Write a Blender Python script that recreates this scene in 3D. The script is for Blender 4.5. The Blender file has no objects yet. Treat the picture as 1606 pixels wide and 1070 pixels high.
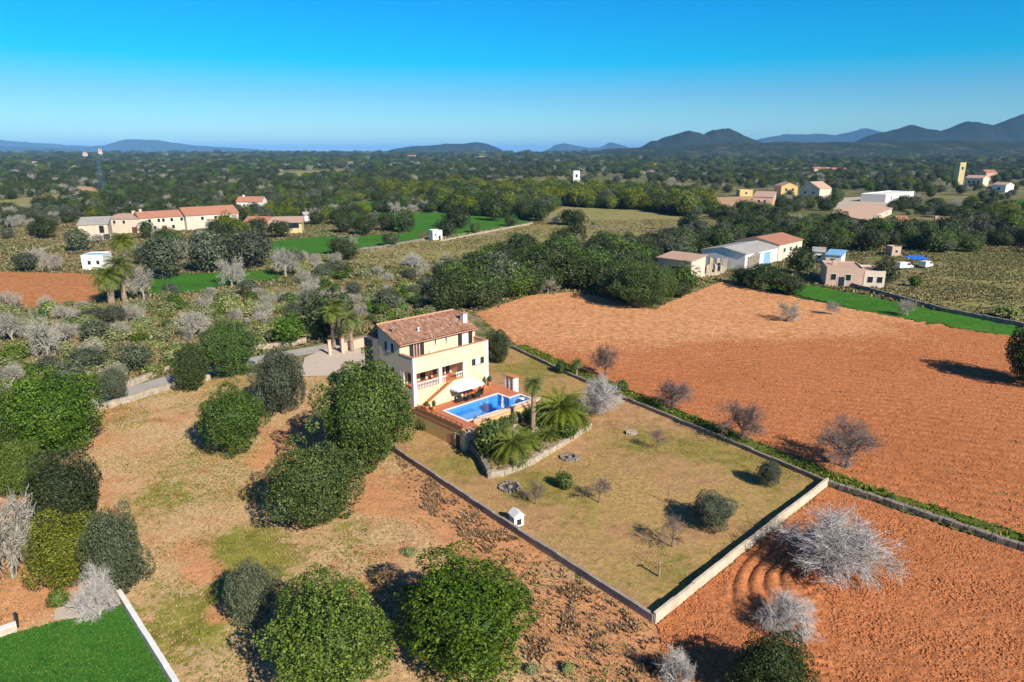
import bpy, math, random
import numpy as np
from mathutils import Vector, Matrix

# ------------------------------------------------------------------ camera, sky, sun, exposure
sc = bpy.context.scene
H = 33.0; FPX = 1071.0; CX, CY = 803.0, 535.0; HOR = 238.0
PIT = math.atan((CY - HOR) / FPX)
cam_d = bpy.data.cameras.new('camera'); cam = bpy.data.objects.new('camera', cam_d)
sc.collection.objects.link(cam); sc.camera = cam
cam.location = (0, 0, H); cam.rotation_euler = (math.radians(90) - PIT, 0, 0)
cam_d.sensor_width = 36; cam_d.lens = 36 * FPX / 1606; cam_d.clip_start = 0.5; cam_d.clip_end = 120000

SUN_AZ = math.radians(38)      # sun stands behind the camera, to its right
SUN_EL = math.radians(34)
sdir = Vector((math.sin(SUN_AZ) * math.cos(SUN_EL), -math.cos(SUN_AZ) * math.cos(SUN_EL), math.sin(SUN_EL)))
wd = bpy.data.worlds.new('World'); sc.world = wd; wd.use_nodes = True
nt = wd.node_tree; nt.nodes.clear()
out = nt.nodes.new('ShaderNodeOutputWorld'); bg = nt.nodes.new('ShaderNodeBackground')
sky = nt.nodes.new('ShaderNodeTexSky'); sky.sky_type = 'NISHITA'; sky.sun_disc = False
sky.sun_elevation = SUN_EL; sky.sun_rotation = math.atan2(sdir.x, sdir.y)
sky.air_density = 1.0; sky.dust_density = 0.3; sky.ozone_density = 3.0; sky.altitude = 300
bg.inputs['Strength'].default_value = 0.10
tc = nt.nodes.new('ShaderNodeTexCoord'); sx = nt.nodes.new('ShaderNodeSeparateXYZ')
rmp = nt.nodes.new('ShaderNodeValToRGB'); mul = nt.nodes.new('ShaderNodeMix'); mul.data_type = 'RGBA'; mul.blend_type = 'MULTIPLY'
mul.inputs[0].default_value = 1.0
cr = rmp.color_ramp
cr.elements[0].position = 0.0; cr.elements[0].color = (.62, .92, .98, 1)
cr.elements[1].position = 0.20; cr.elements[1].color = (0.0, .66, 1.1, 1)
e = cr.elements.new(0.075); e.color = (0.28, .68, .92, 1)
e = cr.elements.new(0.115); e.color = (0.0, .72, 1.0, 1)
e = cr.elements.new(0.5); e.color = (.16, .40, .72, 1)
nt.links.new(tc.outputs['Generated'], sx.inputs[0]); nt.links.new(sx.outputs['Z'], rmp.inputs[0])
nt.links.new(sky.outputs[0], mul.inputs[6]); nt.links.new(rmp.outputs[0], mul.inputs[7])
nt.links.new(mul.outputs[2], bg.inputs['Color']); nt.links.new(bg.outputs[0], out.inputs[0])

sl = bpy.data.lights.new('sun', 'SUN'); sl.energy = 5.0; sl.angle = math.radians(0.53); sl.color = (1.0, 0.93, 0.80)
so = bpy.data.objects.new('sun', sl); sc.collection.objects.link(so)
so.rotation_euler = (-sdir).to_track_quat('-Z', 'Y').to_euler(); so.location = (60, -60, 200)
vs = sc.view_settings; vs.view_transform = 'Standard'; vs.look = 'None'; vs.exposure = 0.45; vs.gamma = 1.0; vs.use_curve_mapping = False
sc.render.engine = 'CYCLES'
sc.cycles.max_bounces = 5; sc.cycles.transparent_max_bounces = 6; sc.cycles.volume_bounces = 0

rnd = random.Random(7); nr = np.random.RandomState(11)
COL = sc.collection
CP, SP = math.cos(PIT), math.sin(PIT)

# ------------------------------------------------------------------ helpers: where things stand
def P(px, py, z=0.0):
    a = (px - CX) / FPX; b = -(py - CY) / FPX
    dx, dy, dz = a, CP + b * SP, -SP + b * CP
    t = (z - H) / dz
    return Vector((dx * t, dy * t, z))
def depth(x, y, z=0.0): return y * CP - (z - H) * SP
def proj(x, y, z=0.0):
    d = depth(x, y, z); return (CX + FPX * x / d, CY - FPX * (y * SP + (z - H) * CP) / d)

def inpoly(x, y, poly):
    x = np.asarray(x); y = np.asarray(y); c = np.zeros(x.shape, bool); n = len(poly); j = n - 1
    for i in range(n):
        xi, yi = poly[i][0], poly[i][1]; xj, yj = poly[j][0], poly[j][1]
        if yi != yj:
            c ^= ((yi > y) != (yj > y)) & (x < (xj - xi) * (y - yi) / (yj - yi) + xi)
        j = i
    return c
def pxpoly(pts): return [tuple(P(*p)[:2]) for p in pts]
def segdist(x, y, pts):
    d = np.full(np.shape(x), 1e9)
    for (ax, ay), (bx, by) in zip(pts[:-1], pts[1:]):
        vx, vy = bx - ax, by - ay; L = vx * vx + vy * vy + 1e-9
        t = np.clip(((x - ax) * vx + (y - ay) * vy) / L, 0, 1)
        d = np.minimum(d, np.hypot(x - ax - t * vx, y - ay - t * vy))
    return d

_lat = np.random.RandomState(5).rand(256, 256)
def vnoise(x, y):
    xi = np.floor(x).astype(int); yi = np.floor(y).astype(int); fx = x - xi; fy = y - yi
    fx = fx * fx * (3 - 2 * fx); fy = fy * fy * (3 - 2 * fy)
    g = lambda a, b: _lat[a & 255, b & 255]
    return (g(xi, yi) * (1 - fx) + g(xi + 1, yi) * fx) * (1 - fy) + (g(xi, yi + 1) * (1 - fx) + g(xi + 1, yi + 1) * fx) * fy
def fbm(x, y, o=4):
    s = 0; a = .5; t = 0
    for k in range(o):
        s = s + a * vnoise(x + 17.3 * k, y - 9.1 * k); t += a; a *= .5; x = x * 2.03; y = y * 2.03
    return s / t

# ------------------------------------------------------------------ helpers: meshes and tags
class MB:
    def __init__(s): s.v = []; s.f = []; s.m = []; s.c = []
    def quad(s, a, b, c, d, m=0):
        i = len(s.v); s.v += [tuple(a), tuple(b), tuple(c), tuple(d)]; s.f.append((i, i + 1, i + 2, i + 3)); s.m.append(m)
    def poly(s, pts, m=0):
        i = len(s.v); s.v += [tuple(p) for p in pts]; s.f.append(tuple(range(i, i + len(pts)))); s.m.append(m)
    def hexa(s, p, m=0):      # 8 points: bottom ring ccw, top ring ccw
        i = len(s.v); s.v += [tuple(q) for q in p]
        for f in ((3, 2, 1, 0), (4, 5, 6, 7), (0, 1, 5, 4), (1, 2, 6, 5), (2, 3, 7, 6), (3, 0, 4, 7)):
            s.f.append(tuple(i + k for k in f)); s.m.append(m)
        return s
    def box(s, x0, x1, y0, y1, z0, z1, m=0, j=0.0):
        J = (lambda: rnd.uniform(-j, j)) if j else (lambda: 0)
        s.hexa([(x + J(), y + J(), z + J()) for z in (z0, z1) for x, y in ((x0, y0), (x1, y0), (x1, y1), (x0, y1))], m)
        return s
    def tube(s, pts, rads, n=6, m=0, cap=True):
        rings = []
        for k, p in enumerate(pts):
            p = Vector(p); a = Vector(pts[max(k - 1, 0)]); b = Vector(pts[min(k + 1, len(pts) - 1)])
            d = (b - a).normalized() if (b - a).length > 1e-6 else Vector((0, 0, 1))
            q = d.orthogonal().normalized() if abs(d.z) < .99 else Vector((1, 0, 0)); w = d.cross(q)
            i = len(s.v)
            for t in range(n):
                an = 2 * math.pi * t / n; s.v.append(tuple(p + (q * math.cos(an) + w * math.sin(an)) * rads[k]))
            rings.append(i)
        for a, b in zip(rings[:-1], rings[1:]):
            for t in range(n):
                s.f.append((a + t, a + (t + 1) % n, b + (t + 1) % n, b + t)); s.m.append(m)
        if cap:
            s.f.append(tuple(rings[0] + t for t in reversed(range(n)))); s.m.append(m)
            s.f.append(tuple(rings[-1] + t for t in range(n))); s.m.append(m)
        return s
    def lathe(s, prof, n=12, c=(0, 0, 0), m=0):
        s.tube([(c[0], c[1], c[2] + z) for r, z in prof], [max(r, .001) for r, z in prof], n, m); return s
    def mesh(s, name, mats, smooth=False, tint=None):
        me = bpy.data.meshes.new(name); me.from_pydata(s.v, [], s.f)
        for mt in (mats if isinstance(mats, (list, tuple)) else [mats]): me.materials.append(mt)
        if any(s.m): me.polygons.foreach_set('material_index', s.m)
        if smooth: me.polygons.foreach_set('use_smooth', [True] * len(s.f))
        if tint is not None:
            at = me.attributes.new('tint', 'FLOAT', 'FACE'); at.data.foreach_set('value', np.asarray(tint, np.float32))
        me.update(); return me
    def obj(s, name, mats, parent=None, **k):
        return link(name, s.mesh(name, mats, **k), parent)

def link(name, data, parent=None):
    o = bpy.data.objects.new(name, data); COL.objects.link(o)
    if parent is not None: o.parent = parent
    return o
def tag(o, label=None, cat=None, group=None, kind=None):
    if label: o['label'] = label
    if cat: o['category'] = cat
    if group: o['group'] = group
    if kind: o['kind'] = kind
    return o
def thing(name, label, cat, loc, rz=0.0, group=None):
    o = link(name, None); o.empty_display_size = .2; o.location = loc; o.rotation_euler = (0, 0, rz)
    return tag(o, label, cat, group)
def npmesh(name, V, F, mat, tint=None, smooth=False):
    me = bpy.data.meshes.new(name)
    V = np.asarray(V, np.float32); F = np.asarray(F, np.int32)
    me.vertices.add(len(V)); me.vertices.foreach_set('co', V.ravel())
    me.loops.add(F.size); me.loops.foreach_set('vertex_index', F.ravel())
    k = F.shape[1]; me.polygons.add(len(F)); me.polygons.foreach_set('loop_start', np.arange(len(F), dtype=np.int32) * k)
    me.polygons.foreach_set('loop_total', np.full(len(F), k, np.int32))
    me.materials.append(mat)
    if tint is not None:
        at = me.attributes.new('tint', 'FLOAT', 'FACE'); at.data.foreach_set('value', np.asarray(tint, np.float32))
    if smooth: me.polygons.foreach_set('use_smooth', np.ones(len(F), bool))
    me.update(calc_edges=True); me.validate(); return me

# ------------------------------------------------------------------ materials
class NT:
    def __init__(s, name):
        s.m = bpy.data.materials.new(name); s.m.use_nodes = True; s.t = s.m.node_tree
        s.b = s.t.nodes['Principled BSDF']; s.b.inputs['Specular IOR Level'].default_value = 0.2
        s.b.inputs['Roughness'].default_value = 0.85
        s.pos = None
    def n(s, ty, **k):
        nd = s.t.nodes.new(ty)
        for a, v in k.items(): setattr(nd, a, v)
        return nd
    def l(s, a, b): s.t.links.new(a, b)
    def P(s):
        if not s.pos: s.pos = s.n('ShaderNodeNewGeometry').outputs['Position']
        return s.pos
    def O(s): return s.n('ShaderNodeTexCoord').outputs['Object']
    def noise(s, scale, detail=4, rough=.55, vec=None, dist=0.0):
        nd = s.n('ShaderNodeTexNoise'); nd.inputs['Scale'].default_value = scale; nd.inputs['Detail'].default_value = detail
        nd.inputs['Roughness'].default_value = rough; nd.inputs['Distortion'].default_value = dist
        s.l(vec or s.P(), nd.inputs['Vector']); return nd.outputs['Fac']
    def ramp(s, fac, stops):
        r = s.n('ShaderNodeValToRGB'); c = r.color_ramp
        for k, (p, col) in enumerate(stops):
            el = c.elements[k] if k < 2 else c.elements.new(p)
            el.position = p; el.color = (*col, 1) if len(col) == 3 else col
        s.l(fac, r.inputs[0]); return r.outputs[0]
    def ss(s, fac, a, b):
        r = s.n('ShaderNodeMapRange'); r.interpolation_type = 'SMOOTHSTEP'
        r.inputs[1].default_value = a; r.inputs[2].default_value = b; s.l(fac, r.inputs[0]); return r.outputs[0]
    def mix(s, f, a, b, mode='MIX'):
        m = s.n('ShaderNodeMix', data_type='RGBA', blend_type=mode)
        for sock, v in ((m.inputs[0], f), (m.inputs[6], a), (m.inputs[7], b)):
            if isinstance(v, (int, float)): sock.default_value = v
            elif isinstance(v, tuple): sock.default_value = (*v, 1)
            else: s.l(v, sock)
        return m.outputs[2]
    def math(s, op, a, b=0.0):
        m = s.n('ShaderNodeMath', operation=op)
        for k, v in enumerate((a, b)):
            if isinstance(v, (int, float)): m.inputs[k].default_value = v
            else: s.l(v, m.inputs[k])
        return m.outputs[0]
    def attr(s, nm): return s.n('ShaderNodeAttribute', attribute_name=nm).outputs['Fac']
    def rand(s): return s.n('ShaderNodeObjectInfo').outputs['Random']
    def col(s, c):
        if isinstance(c, tuple): s.b.inputs['Base Color'].default_value = (*c, 1)
        else: s.l(c, s.b.inputs['Base Color'])
    def bump(s, h, strength=.4, dist=.1):
        b = s.n('ShaderNodeBump'); b.inputs['Strength'].default_value = strength; b.inputs['Distance'].default_value = dist
        s.l(h, b.inputs['Height']); s.l(b.outputs[0], s.b.inputs['Normal'])

def paint(name, c, var=.12, scale=1.2, rough=.8, spec=.2, bump=0.0, dirt=None):
    k = NT(name); n = k.noise(scale, 5, .6); n2 = k.noise(scale * 7, 3, .6)
    a = tuple(max(0, x * (1 - var)) for x in c); b = tuple(min(1, x * (1 + var)) for x in c)
    colr = k.ramp(n, [(.3, a), (.7, b)])
    if dirt: colr = k.mix(k.ss(k.noise(scale * .7, 6, .65), .56, .75), colr, dirt)
    colr = k.mix(.25, colr, k.ramp(n2, [(.3, a), (.7, b)]))
    k.col(colr); k.b.inputs['Roughness'].default_value = rough; k.b.inputs['Specular IOR Level'].default_value = spec
    if bump: k.bump(n2, bump, .03)
    return k.m

def leafmat(name, dark, mid, light, transl=.0):
    k = NT(name); t = k.attr('tint'); r = k.rand()
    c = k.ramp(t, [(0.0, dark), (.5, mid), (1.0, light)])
    hs = k.n('ShaderNodeHueSaturation'); k.l(c, hs.inputs['Color'])
    k.l(k.math('ADD', k.math('MULTIPLY', r, .03), .49), hs.inputs['Hue'])
    k.l(k.math('ADD', k.math('MULTIPLY', k.math('FRACT', k.math('MULTIPLY', r, 7.31)), .3), .95), hs.inputs['Saturation'])
    k.l(k.math('ADD', k.math('MULTIPLY', k.math('FRACT', k.math('MULTIPLY', r, 13.7)), .45), .72), hs.inputs['Value'])
    k.col(hs.outputs[0]); k.b.inputs['Roughness'].default_value = .55; k.b.inputs['Specular IOR Level'].default_value = .25
    return k.m
M = {}
M['oak'] = leafmat('evergreen_leaves', (.032, .058, .014), (.08, .12, .026), (.17, .215, .052))
M['darkoak'] = leafmat('dark_evergreen_leaves', (.02, .032, .011), (.05, .066, .021), (.105, .122, .042))
M['olive'] = leafmat('grey_olive_leaves', (.05, .058, .034), (.10, .112, .065), (.18, .19, .12))
M['pine'] = leafmat('yellow_green_pine_needles', (.05, .065, .008), (.13, .15, .015), (.24, .25, .03))
M['scrub'] = leafmat('scrub_leaves', (.11, .125, .045), (.23, .24, .095), (.37, .36, .18))
M['palmleaf'] = leafmat('palm_fronds', (.05, .075, .02), (.12, .15, .035), (.26, .26, .07))
def barkmat(nm, a, b):
    k = NT(nm); k.col(k.ramp(k.noise(3, 5, .6), [(.3, a), (.7, b)])); return k.m
M['bark'] = barkmat('brown_bark', (.06, .045, .03), (.16, .12, .085))
M['palebark'] = barkmat('pale_grey_twigs', (.35, .315, .285), (.58, .53, .49))
M['greybark'] = barkmat('grey_twigs', (.27, .245, .20), (.47, .43, .36))
M['mauvebark'] = barkmat('mauve_brown_twigs', (.13, .088, .075), (.27, .195, .17))
M['palmbark'] = barkmat('palm_trunk', (.2, .13, .08), (.42, .31, .22))

M['cream'] = paint('cream_render', (.72, .59, .39), .10, .5, .85, dirt=(.62, .47, .27))
M['white'] = paint('white_paint', (.78, .75, .69), .05, .8, .8, dirt=(.62, .57, .48))
M['shadeplaster'] = paint('shade_dark_plaster', (.07, .07, .075), .2, .8)  # plaster darkened to carry the shade of the rear gable recess
M['ochre'] = paint('ochre_render', (.68, .47, .2), .1, .6, .85, dirt=(.5, .36, .18))
M['terra'] = paint('terracotta_paving', (.50, .17, .085), .18, 1.6, .75, dirt=(.42, .2, .13))
M['coping'] = paint('terracotta_coping', (.52, .27, .17), .15, 2, .8)
M['shutter'] = paint('dark_shutter_paint', (.035, .035, .042), .2, 2, .5)
M['glass'] = paint('window_glass', (.02, .025, .03), .2, .6, .12, .5)
M['curtain'] = paint('white_curtain', (.66, .66, .68), .06, 2, .8)
M['brown'] = paint('brown_wood', (.16, .06, .03), .25, 3, .6)
M['darkroom'] = paint('dark_interior_plaster', (.16, .09, .06), .2, 1)
M['wicker'] = paint('dark_wicker', (.03, .028, .027), .3, 9, .7)
M['canvas'] = paint('white_canvas', (.82, .82, .80), .03, 1, .9)
M['metal'] = paint('grey_metal', (.3, .3, .3), .1, 3, .4, .5)
M['stone'] = paint('pale_stone', (.42, .35, .27), .3, 1.5, .95, bump=.4, dirt=(.24, .21, .16))
M['darkstone'] = paint('weathered_stone', (.25, .21, .17), .35, 1.3, .95, bump=.4, dirt=(.12, .115, .09))
M['concrete'] = paint('old_concrete', (.33, .27, .225), .3, .9, .95, bump=.4, dirt=(.17, .14, .115))
M['whitewall'] = paint('limewashed_blockwork', (.60, .49, .37), .22, .9, .95, bump=.4, dirt=(.34, .27, .2))
M['farmwall'] = paint('farm_stucco', (.68, .55, .43), .12, .25, .9, dirt=(.52, .4, .3))
M['pinkwall'] = paint('salmon_stucco', (.62, .42, .31), .12, .25, .9, dirt=(.5, .36, .27))
M['yellowwall'] = paint('yellow_stucco', (.62, .5, .24), .12, .3, .9, dirt=(.45, .3, .2))
M['greyroof'] = paint('grey_fibre_cement', (.40, .365, .33), .15, .3, .9, dirt=(.27, .23, .2))
M['blue'] = paint('light_blue_paint', (.22, .42, .62), .08, .4, .6)
M['tarp'] = paint('bright_blue_tarpaulin', (.03, .16, .62), .1, .6, .5)
M['asphalt'] = paint('worn_grey_asphalt', (.40, .36, .31), .15, .4, .95, dirt=(.44, .37, .29))
M['track'] = paint('pale_earth_track', (.50, .40, .29), .15, .3, .95, dirt=(.42, .30, .18))
M['paving'] = paint('beige_paving', (.56, .45, .35), .1, 1.0, .95, dirt=(.45, .34, .25))
M['slate'] = paint('slate_blue_paint', (.08, .16, .24), .1, .5, .6)
M['tyre'] = paint('black_rubber', (.02, .02, .02), .1, 3, .8)
M['orange'] = paint('orange_clay', (.52, .22, .08), .15, 2, .8)
M['soil'] = paint('raw_earth', (.36, .2, .1), .25, .8, .95, bump=.4)
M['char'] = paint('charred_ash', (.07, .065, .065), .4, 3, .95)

def tilemat(nm, a, b, c, sc_=1.0, axis=0):
    k = NT(nm); o = k.O(); sp = k.n('ShaderNodeSeparateXYZ'); k.l(o, sp.inputs[0])
    n1 = k.noise(.35, 5, .65, vec=o); n2 = k.noise(3.2, 3, .7, vec=o)
    cl = k.ramp(n1, [(.3, a), (.5, b), (.72, c)])
    cl = k.mix(k.ss(n2, .4, .7), cl, k.ramp(n2, [(.3, b), (.8, a)]))
    w = k.math('SINE', k.math('MULTIPLY', sp.outputs[axis], 2 * math.pi / .28))
    k.col(cl); k.bump(w, .6, .05); k.b.inputs['Roughness'].default_value = .9
    return k.m
M['tile'] = tilemat('old_roof_tiles', (.32, .14, .08), (.45, .225, .14), (.36, .22, .16))
M['redtile'] = tilemat('red_roof_tiles', (.38, .15, .09), (.48, .22, .14), (.36, .19, .14))
M['pinktile'] = tilemat('pale_roof_tiles', (.5, .3, .21), (.56, .36, .26), (.46, .33, .26))
M['flatroof'] = tilemat('salmon_flat_roof', (.55, .34, .22), (.6, .4, .28), (.55, .4, .3))

def groundmat(name, cols, s1, s2, thr=(.35, .6), bump=.5, bd=.12, bs=3.0, extra=None):
    """cols: soil, straw, green; broad noise s1 picks between them, s2 breaks the edges"""
    k = NT(name); n1 = k.noise(s1, 6, .62); n2 = k.noise(s2, 5, .7); n3 = k.noise(bs, 4, .7)
    soil = k.ramp(n2, [(.28, tuple(c * .66 for c in cols[0])), (.72, tuple(min(1, c * 1.25) for c in cols[0]))])
    straw = k.ramp(n3, [(.32, tuple(c * .58 for c in cols[1])), (.70, tuple(min(1, c * 1.3) for c in cols[1]))])
    green = k.ramp(n2, [(.3, tuple(c * .55 for c in cols[2])), (.72, tuple(min(1, c * 1.35) for c in cols[2]))])
    f1 = k.math('ADD', k.math('MULTIPLY', n1, .6), k.math('MULTIPLY', n2, .4))
    c = k.mix(k.ss(f1, thr[0], thr[0] + .12), soil, straw)
    g = k.math('ADD', k.math('MULTIPLY', k.noise(s1 * 1.7, 5, .6), .30), k.math('ADD', k.math('MULTIPLY', n3, .32), k.math('MULTIPLY', k.noise(s2 * 1.9, 5, .8), .38)))
    if extra:      # attributes painted on the sheet: where green grass grows, where the soil lies bare
        g = k.math('ADD', g, k.math('MULTIPLY', k.attr('green'), .16))
    c = k.mix(k.ss(g, thr[1], thr[1] + .07), c, green)
    if extra:
        b = k.math('MULTIPLY', k.attr('bare'), k.math('ADD', k.math('MULTIPLY', n2, .8), .45))
        c = k.mix(k.ss(b, .3, .6), c, soil)
    k.col(c); k.bump(k.math('ADD', n3, n2), bump, bd); k.b.inputs['Roughness'].default_value = 1.0
    k.b.inputs['Specular IOR Level'].default_value = .05
    return k.m
M['ground'] = groundmat('brushland_ground', [(.30, .18, .09), (.30, .24, .12), (.10, .12, .035)], .012, .09, (.30, .46), .6, .3, .5)
M['meadow'] = groundmat('dry_meadow_ground', [(.58, .275, .125), (.59, .395, .205), (.25, .235, .045)], .07, .5, (.40, .555), .7, .15, 2.6, True)
M['garden'] = groundmat('dry_garden_grass', [(.46, .26, .125), (.44, .285, .105), (.26, .225, .05)], .09, .6, (.42, .55), .6, .1, 2.4, True)
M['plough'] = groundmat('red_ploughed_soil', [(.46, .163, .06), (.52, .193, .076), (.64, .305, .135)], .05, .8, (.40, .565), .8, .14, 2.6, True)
M['crop'] = groundmat('green_crop', [(.10, .19, .025), (.06, .19, .02), (.05, .14, .018)], .05, .3, (.36, .5), .6, .15, 1.5)
M['lawn'] = groundmat('green_lawn', [(.035, .12, .018), (.05, .165, .022), (.13, .20, .03)], .12, .9, (.40, .54), .6, .06, 6)
M['pasture'] = groundmat('pale_pasture', [(.36, .27, .16), (.32, .27, .11), (.22, .24, .05)], .03, .2, (.35, .5), .5, .15, 1.0)
M['redfield'] = groundmat('far_red_field', [(.47, .185, .065), (.5, .21, .08), (.42, .19, .07)], .04, .3, (.4, .6), .5, .2, 1.0)
M['orangefield'] = groundmat('orange_yard_earth', [(.52, .3, .16), (.56, .34, .2), (.5, .3, .17)], .04, .3, (.4, .6), .4, .2, 1.0)
M['bedsoil'] = groundmat('planting_bed_earth', [(.42, .24, .13), (.40, .28, .17), (.20, .20, .06)], .3, 1.2, (.4, .58), .7, .15, 3)
M['strip'] = groundmat('verge_grass', [(.26, .2, .09), (.2, .19, .06), (.09, .13, .02)], .2, .8, (.35, .42), .7, .15, 2)
M['hill'] = groundmat('hill_woodland', [(.018, .026, .014), (.035, .04, .022), (.013, .02, .01)], .004, .03, (.42, .5), 1.0, 8, .05)
M['nearhill'] = groundmat('wooded_rise', [(.035, .046, .02), (.13, .115, .065), (.028, .04, .016)], .006, .03, (.47, .46), 1.0, 8, .045)
M['farhill'] = groundmat('distant_hill', [(.02, .03, .03), (.03, .035, .03), (.015, .025, .025)], .002, .01, (.42, .5), .6, 20, .02)
k = NT('pool_water'); k.t.nodes.remove(k.b)
tr = k.n('ShaderNodeBsdfTransparent'); tr.inputs[0].default_value = (.86, .96, 1, 1)
gl = k.n('ShaderNodeBsdfGlossy'); gl.inputs['Roughness'].default_value = .05
fr = k.n('ShaderNodeLayerWeight'); mx = k.n('ShaderNodeMixShader')
bp = k.n('ShaderNodeBump'); bp.inputs['Strength'].default_value = .15; bp.inputs['Distance'].default_value = .06
k.l(k.noise(2.2, 3, .5, dist=.6), bp.inputs['Height']); k.l(bp.outputs[0], gl.inputs['Normal']); k.l(bp.outputs[0], fr.inputs['Normal'])
k.l(k.math('ADD', k.math('MULTIPLY', k.math('POWER', fr.outputs['Facing'], 5.0), .8), .03), mx.inputs[0]); k.l(tr.outputs[0], mx.inputs[1]); k.l(gl.outputs[0], mx.inputs[2])
k.l(mx.outputs[0], k.t.nodes['Material Output'].inputs[0]); M['water'] = k.m
k = NT('blue_pool_mosaic'); k.col(k.ramp(k.noise(1.2, 4, .6), [(.3, (.05, .25, .62)), (.7, (.09, .36, .72))])); M['mosaic'] = k.m

# ------------------------------------------------------------------ the ground and the fields
def sheet(name, poly, mat, z, cell, disp=None, attrs=None, kind='structure'):
    """a field as a grid of quads inside a world polygon, with real relief"""
    xs = [p[0] for p in poly]; ys = [p[1] for p in poly]
    gx = np.arange(min(xs) - cell, max(xs) + cell, cell); gy = np.arange(min(ys) - cell, max(ys) + cell, cell)
    nx, ny = len(gx), len(gy)
    X, Y = np.meshgrid(gx, gy, indexing='ij')
    cxm = (X[:-1, :-1] + X[1:, 1:]) / 2; cym = (Y[:-1, :-1] + Y[1:, 1:]) / 2
    wob = cell * 1.5
    inside = inpoly(cxm + (fbm(cxm * .6, cym * .6) - .5) * wob * 2, cym + (fbm(cxm * .6 + 40, cym * .6) - .5) * wob * 2, poly)
    Z = np.full(X.shape, z)
    if disp is not None: Z = Z + disp(X, Y)
    I, J = np.nonzero(inside)
    F = np.stack([I * ny + J, (I + 1) * ny + J, (I + 1) * ny + J + 1, I * ny + J + 1], 1)
    used = np.unique(F); remap = np.full(nx * ny, -1); remap[used] = np.arange(len(used))
    V = np.stack([X.ravel(), Y.ravel(), Z.ravel()], 1)[used]
    me = npmesh(name, V, remap[F], M[mat], smooth=True)
    if attrs:
        for an, fn in attrs.items():
            at = me.attributes.new(an, 'FLOAT', 'POINT'); at.data.foreach_set('value', fn(V[:, 0], V[:, 1]).astype(np.float32))
    o = link(name, me); tag(o, kind=kind); return o
def flat(name, poly, mat, z):
    b = MB(); b.poly([(x, y, z) for x, y in poly])
    me = b.mesh(name, M[mat]); o = link(name, me)
    if me.polygons[0].normal.z < 0: me.flip_normals()
    return tag(o, kind='structure')
def blobs(lst):
    pts = [(*P(a, b)[:2], r, w) for a, b, r, w in lst]
    def fn(x, y):
        s = np.zeros(np.shape(x))
        for bx, by, r, w in pts: s = s + w * np.exp(-((x - bx) ** 2 + (y - by) ** 2) / (r * r))
        return np.clip(s, -1, 1)
    return fn

flat('ground', [(-45000, -400), (45000, -400), (45000, 60000), (-45000, 60000)], 'ground', 0.0)

# boundaries, as pixels of the photograph turned into ground points
W_A = P(612, 706); W_B = P(1025, 978); W_C = P(1297, 761); W_D = P(985, 629); W_E = P(806, 548)
ROAD_N = [(60, 668), (140, 632), (280, 586), (400, 560), (500, 540), (600, 520), (660, 500)]
poly_meadow = pxpoly([(-420, 1400), (-300, 760), (140, 652), (282, 604), (400, 585), (500, 578), (560, 590), (610, 700), (1025, 978), (1120, 1070), (1300, 1400)])
m_green = blobs([(270, 770, 4, .5), (230, 790, 5, .4), (380, 850, 3, 1.3), (410, 890, 3, 1.2), (250, 1010, 6, .6), (330, 960, 4, .6), (560, 830, 4, .5), (700, 1050, 5, .5), (350, 700, 4, .3), (440, 760, 5, .4), (300, 640, 6, .2), (820, 790, 6, -.6), (900, 900, 8, -.5), (180, 690, 8, -.3), (650, 760, 6, -.6)])
m_bare = blobs([(700, 780, 7, .8), (800, 870, 5, .7), (900, 980, 5, .8), (600, 930, 3, 1.2), (430, 720, 4, .9), (470, 680, 4, .9), (160, 690, 6, .6), (320, 900, 2, .9), (300, 860, 3, .7), (350, 960, 2, .8), (650, 1000, 3, .7), (1000, 1010, 5, .8), (760, 830, 4, .8), (600, 780, 4, .6), (30, 930, 6, 1)])
def mdisp(x, y): return .10 * (fbm(x * .5, y * .5) - .5) + .05 * (fbm(x * 2.1, y * 2.1, 3) - .5) + .03
sheet('dry_meadow', poly_meadow, 'meadow', .02, .6, mdisp, {'green': m_green, 'bare': m_bare})

poly_garden = [tuple(W_A[:2]), tuple(W_B[:2]), tuple(W_C[:2]), tuple(W_D[:2]), tuple(W_E[:2]), tuple(P(770, 540)[:2]), tuple(P(600, 640)[:2])]
g_green = blobs([(850, 580, 8, .8), (840, 760, 4, .8), (900, 790, 4, .5), (1000, 700, 6, .5), (1100, 700, 6, .5), (1040, 900, 4, .7), (1180, 800, 6, .3), (730, 730, 4, .9), (1230, 740, 6, .5), (960, 860, 5, .2), (1020, 780, 5, -.3)])
g_bare = blobs([(900, 700, 3, .8), (830, 840, 3, .5), (1000, 740, 5, .35), (680, 700, 4, .7), (960, 660, 5, .8), (1080, 860, 3, .5), (860, 800, 4, .5)])
sheet('garden_ground', poly_garden, 'garden', .05, .6, mdisp, {'green': g_green, 'bare': g_bare})

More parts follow.
